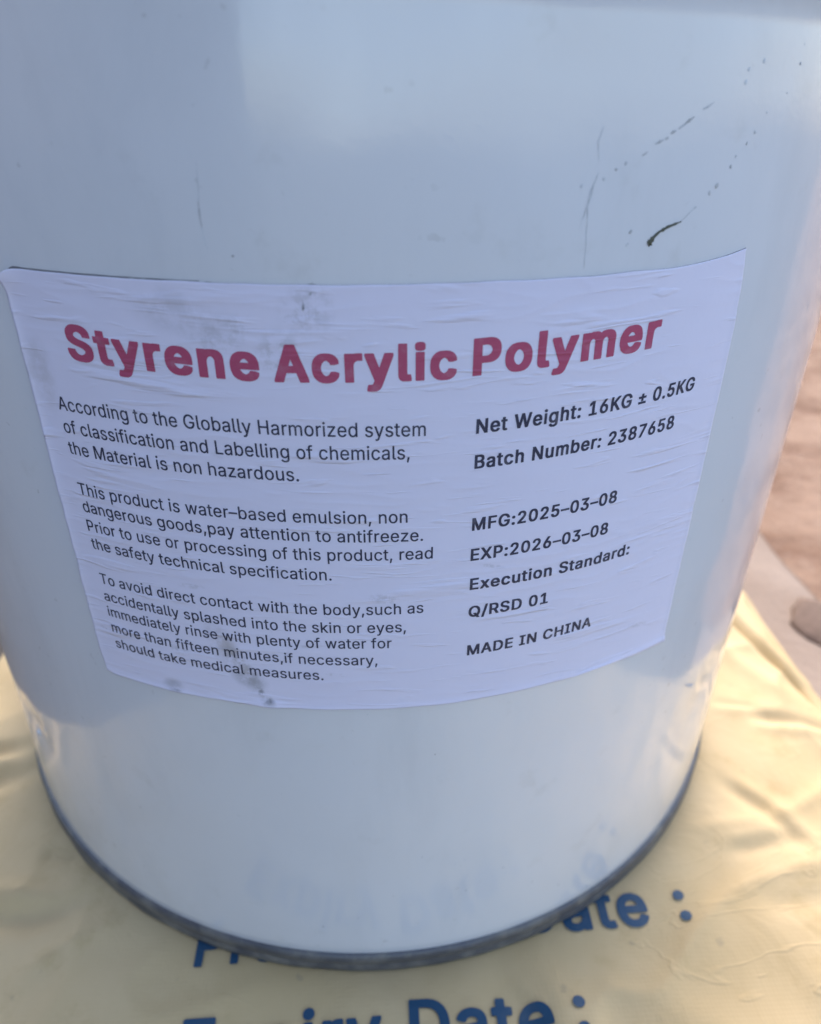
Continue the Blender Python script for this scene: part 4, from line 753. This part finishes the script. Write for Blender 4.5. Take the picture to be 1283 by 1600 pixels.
# bottom chime: rolled double seam
RC = R0 + 0.0006
prof = [(R0 - 0.004, 0.0030), (R0 - 0.0030, 0.0006), (RC - 0.0006, 0.0), (RC + 0.0003, 0.0007), (RC + 0.00045, 0.0022),
        (RC + 0.0001, 0.0034), (RC - 0.0001, 0.0040), (RC + 0.0004, 0.0048), (RC + 0.0005, 0.0062), (RC + 0.0002, 0.0074),
        (RC - 0.0004, 0.0081), (R0 - 0.0010, 0.0083), (R0 - 0.004, 0.0080)]
bm, rows = lathe(prof, 320, True)
for v in bm.verts:
    a = math.atan2(v.co.x, -v.co.y)
    s = 1 + 0.00025*noise.noise(Vector((a*14, v.co.z*300, 5.0)))/0.14
    v.co.x *= s; v.co.y *= s
bmesh.ops.recalc_face_normals(bm, faces=bm.faces[:])
obj('bottom_rim', bm, RIM, pail)
# base disc
bm, rows = lathe([(R0 - 0.0035, 0.0035), (R0 - 0.02, 0.0042), (0.02, 0.0042)], 96)
bm.faces.new(rows[-1])
bmesh.ops.recalc_face_normals(bm, faces=bm.faces[:])
obj('base_plate', bm, RIM, pail)
# lid with a rolled edge, above the picture
rt_ = rad(0.285)
prof = [(rt_ + 0.0015, 0.277), (rt_ + 0.0052, 0.278), (rt_ + 0.0062, 0.2815), (rt_ + 0.0048, 0.286), (rt_ + 0.001, 0.2872),
        (rt_ - 0.003, 0.2865), (rt_ - 0.004, 0.281), (rt_ - 0.012, 0.280), (rt_ - 0.06, 0.2805), (0.01, 0.2805)]
bm, rows = lathe(prof, 192)
bm.faces.new(rows[-1])
bmesh.ops.recalc_face_normals(bm, faces=bm.faces[:])
obj('lid', bm, PAINT, pail)

# ------------------------------------------------------------------ label on the pail
LZ0, LH, LAL = 0.103163, 88.94, 0.015085
LRM = R0 + KT*LZ0 + KT*LH/2000
S0, S1 = -63.7, 73.0
def wrink(s, t):
    """paper relief in millimetres"""
    w = 0.045*noise.noise(Vector((s*0.09, t*0.35, 3.3)))
    r = 1 - abs(noise.noise(Vector((s*0.055 + 4, t*0.42 + 0.6*noise.noise(Vector((s*0.1, t*0.1, 0))), 7.7))))
    z = noise.noise(Vector((s*0.04, t*0.05, 1.1)))
    w += 0.09*max(0, r)**6*max(0.0, min(1.0, 0.55 + 1.2*z))
    return w
def lift(s, t):
    l = 0.75*math.exp(-max(0.0, s - S0)/1.2)*(0.35 + 0.65*max(0, min(1, t/60)))
    l += 1.2*math.exp(-((s - S0)/2.5)**2 - ((t - LH)/3.0)**2)
    l += 0.45*math.exp(-((s + 23)/3.5)**2 - (t/2.2)**2) + 0.30*math.exp(-((s + 45)/3.0)**2 - (t/1.8)**2)
    l += 0.35*math.exp(-max(0.0, t)/0.8) + 0.15*math.exp(-max(0.0, S1 - s)/0.8)
    return l
def on_label(s, t, off=0.0):
    s_, t_ = s/1000, t/1000
    ca, sa = math.cos(LAL), math.sin(LAL)
    sl = s_*ca - t_*sa
    z = LZ0 + s_*sa + t_*ca
    th = sl/LRM
    r = rad(z) + (0.00020 + 0.001*(wrink(s, t) + lift(s, t)) + off)
    # follow the body's own slight dents
    r += 0.00035*noise.noise(Vector((th*2.2, z*14, 2.0)))
    return Vector((r*math.sin(th), -r*math.cos(th), z))
def right_edge(t):
    q = max(0.0, min(1.0, t/LH))
    return 73.2 - 1.3*max(0, (q - 0.85)/0.15) + 0.25*noise.noise(Vector((t*0.15, 2.0, 0)))
def left_edge(t):
    q = t/LH
    return S0 + 0.20*noise.noise(Vector((t*0.18, 6.0, 0))) + 0.6*max(0, 1 - t/6.0)
def top_edge(s):
    return LH + 0.22*noise.noise(Vector((s*0.12, 9.0, 0))) + 1.6*max(0, (s - 52)/20)**2 - 0.9*math.exp(-((s - S0)/1.3)**2)
def bottom_edge(s):
    return 0.25*noise.noise(Vector((s*0.10, 4.0, 0))) - 0.9*max(0, (s - 40)/33) + 0.5*math.exp(-((s - S0)/2.0)**2)

bm = bmesh.new()
uvl = bm.loops.layers.uv.new('UVMap')
NS, NT = 420, 300
grid = []
flat = {}
for j in range(NT + 1):
    row = []
    for i in range(NS + 1):
        u, v = i/NS, j/NT
        t_ = v*LH
        s = left_edge(t_)*(1 - u) + right_edge(t_)*u
        t = bottom_edge(s)*(1 - v) + top_edge(s)*v
        vert = bm.verts.new(on_label(s, t))
        flat[vert] = (s, t)
        row.append(vert)
    grid.append(row)
for j in range(NT):
    for i in range(NS):
        f = bm.faces.new((grid[j][i], grid[j][i+1], grid[j+1][i+1], grid[j+1][i]))
        for lp in f.loops:
            s, t = flat[lp.vert]
            lp[uvl].uv = (s*LAB_SCALE, t*LAB_SCALE)
# thin skirt: the cut edge of the paper down to the paint
loop = [grid[0][i] for i in range(NS + 1)] + [grid[j][NS] for j in range(1, NT + 1)] + \
       [grid[NT][i] for i in range(NS - 1, -1, -1)] + [grid[j][0] for j in range(NT - 1, 0, -1)]
low = []
for v in loop:
    s, t = flat[v]
    w = bm.verts.new(on_label(s, t, -0.00020 - 0.001*(wrink(s, t) + lift(s, t)) - 0.0002))
    low.append(w)
for i in range(len(loop)):
    j = (i + 1) % len(loop)
    f = bm.faces.new((loop[j], loop[i], low[i], low[j]))
    f.material_index = 1
me = bpy.data.meshes.new('paper_label')
bm.normal_update()
bm.to_mesh(me); bm.free()
for p in me.polygons:
    p.use_smooth = p.material_index == 0
label = link_mesh('paper_label', me, PAPER, pail)
me.materials.append(EDGE)
label['label'] = 'creased white paper label with crimson heading and black small print'

def lettering(name, lines, mat):
    bm = bmesh.new()
    for body, face, cap, s0, s1, t0, t1, cell, track in lines:
        text_into(bm, body, face, cap, s0, s1, t0, t1, cell, track)
    uvl = bm.loops.layers.uv.new('UVMap')
    for f in bm.faces:
        for lp in f.loops:
            lp[uvl].uv = (lp.vert.co.x*LAB_SCALE, lp.vert.co.y*LAB_SCALE)
    for v in bm.verts:
        v.co = on_label(v.co.x, v.co.y, 0.00006)
    bm.normal_update()
    for f in bm.faces:
        c = f.calc_center_median()
        if f.normal.dot(Vector((c.x, c.y, 0))) < 0:
            f.normal_flip()
    return obj(name, bm, mat, label)

HB = 'black'
lettering('heading_lettering', [
    ('Styrene', HB, 6.35, -53.2, -17.6, 74.3, 73.2, 0.7, 0),
    ('Acrylic', HB, 6.35, -15.2, 15.1, 73.2, 73.4, 0.7, 0),
    ('Polymer', HB, 6.35, 17.8, 53.5, 73.7, 75.4, 0.7, 0)], RED)
TB = 'regular'
def body_lines(rows):
    return [(b, TB, 2.62, s0, s1, t0, t1, 0.7, 0) for b, s0, s1, t0, t1 in rows]
lettering('paragraph_lettering', body_lines([
    ('According to the Globally Harmorized system', -58.6, 10.0, 64.3, 63.4),
    ('of classification and Labelling of chemicals,', -58.6, 7.2, 59.8, 59.1),
    ('the Material is non hazardous.', -58.6, -12.5, 55.5, 54.9)]), BLACK)
lettering('paragraph_lettering', body_lines([
    ('This product is water\u2013based emulsion, non', -58.6, 6.8, 46.8, 46.2),
    ('dangerous goods,pay attention to antifreeze.', -58.6, 9.7, 42.9, 42.1),
    ('Prior to use or processing of this product, read', -58.6, 11.6, 38.5, 38.0),
    ('the safety technical specification.', -58.6, -7.8, 34.3, 33.6)]), BLACK)
lettering('paragraph_lettering', body_lines([
    ('To avoid direct contact with the body,such as', -58.6, 9.9, 25.7, 25.2),
    ('accidentally splashed into the skin or eyes,', -58.6, 6.4, 21.3, 20.7),
    ('immediately rinse with plenty of water for', -58.6, 3.5, 17.2, 16.7),
    ('more than fifteen minutes,if necessary,', -58.6, 0.5, 12.9, 12.3),
    ('should take medical measures.', -58.6, -10.8, 8.5, 8.2)]), BLACK)
DB = 'bold'
def det(rows):
    return [(b, DB, 2.75, s0, s1, t0, t1, 0.7, 0) for b, s0, s1, t0, t1 in rows]
lettering('detail_lettering', det([
    ('Net Weight: 16KG \u00b1 0.5KG', 18.9, 64.8, 63.2, 65.4),
    ('Batch Number: 2387658', 18.9, 61.2, 56.4, 58.2),
    ('MFG:2025\u201303\u201308', 19.0, 49.7, 43.4, 44.5),
    ('EXP:2026\u201303\u201308', 19.0, 48.7, 36.6, 37.4),
    ('Execution Standard:', 19.1, 55.4, 29.7, 30.5),
    ('Q/RSD 01', 19.1, 36.4, 22.9, 23.2),
    ('MADE IN CHINA', 19.2, 48.2, 12.8, 13.4)]), BLACK)

# ------------------------------------------------------------------ marks on the paint
def on_pail(deg, zmm, off):
    a = math.radians(deg); z = zmm/1000
    d = 0.00035*noise.noise(Vector((a*2.2, z*14, 2.0)))
    r = rad(z) + d + off
    return Vector((r*math.sin(a), -r*math.cos(a), z))
MM_DEG = math.degrees(1/(R0*1000))
def blob(bm, deg, z, rx, rz, h, ang=0.0, seed=0.0, n=14):
    """flattened dried drop: rx, rz in mm"""
    rings = []
    for q, hh in ((1.0, 0.0), (0.8, 0.6), (0.45, 0.95)):
        row = []
        for i in range(n):
            a = 2*math.pi*i/n
            k = 1 + 0.28*noise.noise(Vector((math.cos(a)*1.2 + seed, math.sin(a)*1.2, seed)))
            x, y = rx*q*k*math.cos(a), rz*q*k*math.sin(a)
            x, y = x*math.cos(ang) - y*math.sin(ang), x*math.sin(ang) + y*math.cos(ang)
            row.append(bm.verts.new(on_pail(deg + x*MM_DEG, z + y, 0.00003 + h*hh/1000)))
        rings.append(row)
    top = bm.verts.new(on_pail(deg, z, 0.00003 + h/1000))
    for a, b in zip(rings, rings[1:]):
        for i in range(n):
            j = (i + 1) % n
            bm.faces.new((a[i], a[j], b[j], b[i]))
    for i in range(n):
        bm.faces.new((rings[-1][i], rings[-1][(i+1) % n], top))
def strip(bm, pts, widths, h=0.03, sub=8, wob=0.12, seed=0.0):
    """thin raised line through (deg, z mm) points with a width in mm at each point"""
    P = []
    for k in range(len(pts) - 1):
        for i in range(sub):
            t = i/sub
            P.append((pts[k][0]*(1-t) + pts[k+1][0]*t, pts[k][1]*(1-t) + pts[k+1][1]*t, widths[k]*(1-t) + widths[k+1]*t))
    P.append((*pts[-1], widths[-1]))
    rows = []
    for i, (d, z, w) in enumerate(P):
        a, b = P[max(0, i-1)], P[min(len(P)-1, i+1)]
        tx, tz = (b[0]-a[0])/MM_DEG, b[1]-a[1]
        L = math.hypot(tx, tz) or 1
        nx, nz = -tz/L, tx/L
        w2 = w*0.5*(1 + 0.7*noise.noise(Vector((i*0.45, seed, 3))))
        o_ = wob*noise.noise(Vector((i*0.3, seed, 8)))
        row = []
        for q, hh in ((-1, 0), (0, h), (1, 0)):
            row.append(bm.verts.new(on_pail(d + (nx*(q*w2 + o_))*MM_DEG, z + nz*(q*w2 + o_), 0.00003 + hh/1000)))
        rows.append(row)
    for a, b in zip(rows, rows[1:]):
        for i in range(2):
            bm.faces.new((a[i], a[i+1], b[i+1], b[i]))
def finish(name, bm, mat):
    bmesh.ops.recalc_face_normals(bm, faces=bm.faces[:])
    for f in bm.faces:
        f.normal_update()
        c = f.calc_center_median()
        if f.normal.dot(Vector((c.x, c.y, 0))) < 0:
            f.normal_flip()
    return obj(name, bm, mat, pail)

DRIP = Mat('dried_olive_drip', (0.075, 0.080, 0.055), 0.35, 0.5).m
DRIP_MID = plain('thin_grey_drip', (0.48, 0.50, 0.53), 0.45)
DRIP_FAINT = plain('faint_grey_drip', (0.60, 0.635, 0.685), 0.45)

def speck(mat, d, z, rx, rz, h, ang, seed):
    bm = bmesh.new()
    blob(bm, d, z, rx, rz, h, ang, seed)
    finish('paint_speck', bm, mat)
def streak(name, mat, pts, widths, h=0.02, sub=8, wob=0.12, seed=0.0):
    bm = bmesh.new()
    strip(bm, pts, widths, h, sub, wob, seed)
    finish(name, bm, mat)

bm = bmesh.new()
strip(bm, [(19.60, 196.95), (19.75, 197.25), (20.05, 198.1), (20.4, 198.75), (21.1, 199.45), (22.2, 200.15)],
      [0.9, 1.25, 0.6, 0.5, 0.55, 0.2], 0.22, wob=0.05)
finish('paint_drip', bm, DRIP)
for d, z, r in ((25.03, 205.32, 0.50), (26.07, 208.1, 0.32), (27.26, 211.4, 0.30), (17.99, 199.05, 0.42),
                (16.15, 208.1, 0.26), (-9.02, 195.79, 0.24), (-27.13, 53.2, 0.34), (9.86, 32.4, 0.30),
                (22.04, 20.6, 0.32), (27.2, 10.9, 0.34), (-6.3, 20.5, 0.34), (31.4, 222.7, 0.25), (-7.0, 11.2, 0.30), (5.58, 87.3, 0.22)):
    speck(DRIP_MID, d, z, r, r*random.uniform(0.6, 0.95), 0.06, random.uniform(0, 1.5), d)
for a, b, w in (((17.98, 209.9), (18.4, 210.45), 0.34), ((18.9, 211.5), (19.5, 212.05), 0.42), ((19.62, 212.1), (19.88, 212.4), 0.38),
                ((20.0, 212.9), (20.4, 213.3), 0.45), ((21.05, 214.2), (21.75, 215.15), 0.46)):
    streak('paint_dash', DRIP_MID, [a, ((a[0]+b[0])/2, (a[1]+b[1])/2), b], [w*0.4, w, w*0.4], 0.04, 6, 0.05, a[0])
streak('scuff_mark', DRIP_MID, [(-10.93, 203.3), (-10.95, 201.5), (-10.90, 199.7)], [0.15, 0.34, 0.15], 0.0, 8, 0.04, 2.0)
for d, z, r in ((24.46, 204.3, 0.42), (26.4, 209.58, 0.34), (27.9, 213.0, 0.36), (28.77, 215.8, 0.22), (30.62, 218.6, 0.26),
                (31.34, 225.3, 0.26), (17.88, 197.1, 0.40), (15.33, 206.8, 0.32), (13.76, 205.9, 0.34), (16.83, 208.9, 0.30),
                (25.87, 219.9, 0.40), (25.93, 221.6, 0.36), (27.28, 222.8, 0.36), (23.34, 202.2, 0.36), (9.45, 46.0, 0.4),
                (8.4, 44.9, 0.3), (14.05, 38.7, 0.45), (14.45, 36.0, 0.4), (-0.78, 101.2, 0.25), (-2.27, 25.0, 0.5), (-9.5, 73.9, 0.25), (4.7, 49.8, 0.3)):
    speck(DRIP_FAINT, d, z, r, r*random.uniform(0.5, 0.9), 0.03, random.uniform(0, 1.5), d)
speck(PAINT, -46.2, 52.8, 1.0, 1.1, 0.7, 0.3, 4.0)  # raised enamel blob added as a highlight on the left flank
F = DRIP_FAINT
streak('paint_dash', F, [(22.2, 200.15), (22.83, 201.3), (23.3, 202.1)], [0.25, 0.22, 0.3])
streak('paint_dash', F, [(20.62, 213.6), (21.14, 214.25)], [0.3, 0.3])
streak('paint_dash', F, [(22.38, 216.2), (22.78, 216.5), (23.3, 217.2)], [0.25, 0.3, 0.1])
streak('scuff_mark', F, [(14.9, 207.7), (14.63, 206.1), (14.38, 202.7), (14.62, 197.5), (14.67, 193.7)], [0.16, 0.34, 0.18, 0.13, 0.1], seed=3.0)
streak('scuff_mark', F, [(14.5, 205.6), (14.2, 202.0), (13.97, 199.9)], [0.15, 0.26, 0.1], 0.0, seed=5.0)
streak('scuff_mark', F, [(14.85, 213.8), (14.55, 211.9), (14.82, 209.3)], [0.1, 0.2, 0.1], seed=6.0)
streak('scuff_mark', F, [(-10.76, 208.4), (-10.84, 204.1), (-10.93, 203.2)], [0.08, 0.16, 0.2], 0.0, seed=7.0)
streak('scuff_mark', F, [(-10.9, 199.7), (-10.85, 198.2), (-10.7, 196.6)], [0.18, 0.18, 0.05], 0.0, seed=8.0)
streak('scuff_mark', F, [(44.5, 180.5), (45.0, 178.0)], [0.2, 0.3], 0.0, seed=9.0)
streak('scuff_mark', F, [(38.3, 78.2), (39.8, 75.6), (41.2, 74.0)], [0.3, 0.9, 0.3], 0.0, seed=10.0)

EDGE_DARK = plain('edge_line', (0.25, 0.25, 0.27), 0.7)  # dark lines just outside the label's left, top and bottom edges
EDGE_PALE = plain('pale_edge_line', (0.40, 0.41, 0.44), 0.7)
def edge_pt(s, t):
    P = on_label(s, t)
    return (math.degrees(math.atan2(P.x, -P.y)), P.z*1000)
def edge_line(mat, pts, w, seed):
    streak('edge_line', mat, [edge_pt(*p) for p in pts], w, 0.0, 5, 0.06, seed)
edge_line(EDGE_DARK, [(left_edge(t) - 0.10, t) for t in (LH - 1.2, 78, 70, 60, 50, 40, 30)], [0.50, 0.36, 0.34, 0.30, 0.34, 0.28, 0.26], 21.0)
edge_line(EDGE_PALE, [(left_edge(t) - 0.10, t) for t in (30, 22, 14, 7, 1)], [0.34, 0.30, 0.34, 0.28, 0.2], 22.0)
edge_line(EDGE_DARK, [(s_, top_edge(s_) + 0.10) for s_ in (S0 + 0.4, S0 + 2, -56, -48, -40, -34, -26)], [0.5, 0.45, 0.34, 0.30, 0.26, 0.24, 0.1], 23.0)
edge_line(EDGE_PALE, [(s_, bottom_edge(s_) - 0.10) for s_ in (-60, -50, -40, -30, -22, -10, 5, 20, 35)], [0.2, 0.26, 0.2, 0.3, 0.36, 0.26, 0.26, 0.2, 0.1], 24.0)
for q, (s_, w) in enumerate(((-37.5, 0.55), (-35.6, 0.45), (-24.5, 0.35), (-8.0, 0.6))):
    edge_line(DRIP_MID, [(s_ - 0.6, top_edge(s_) + 0.05), (s_, top_edge(s_) - 0.05), (s_ + 0.6, top_edge(s_))], [0.1, w, 0.1], 30.0 + q)
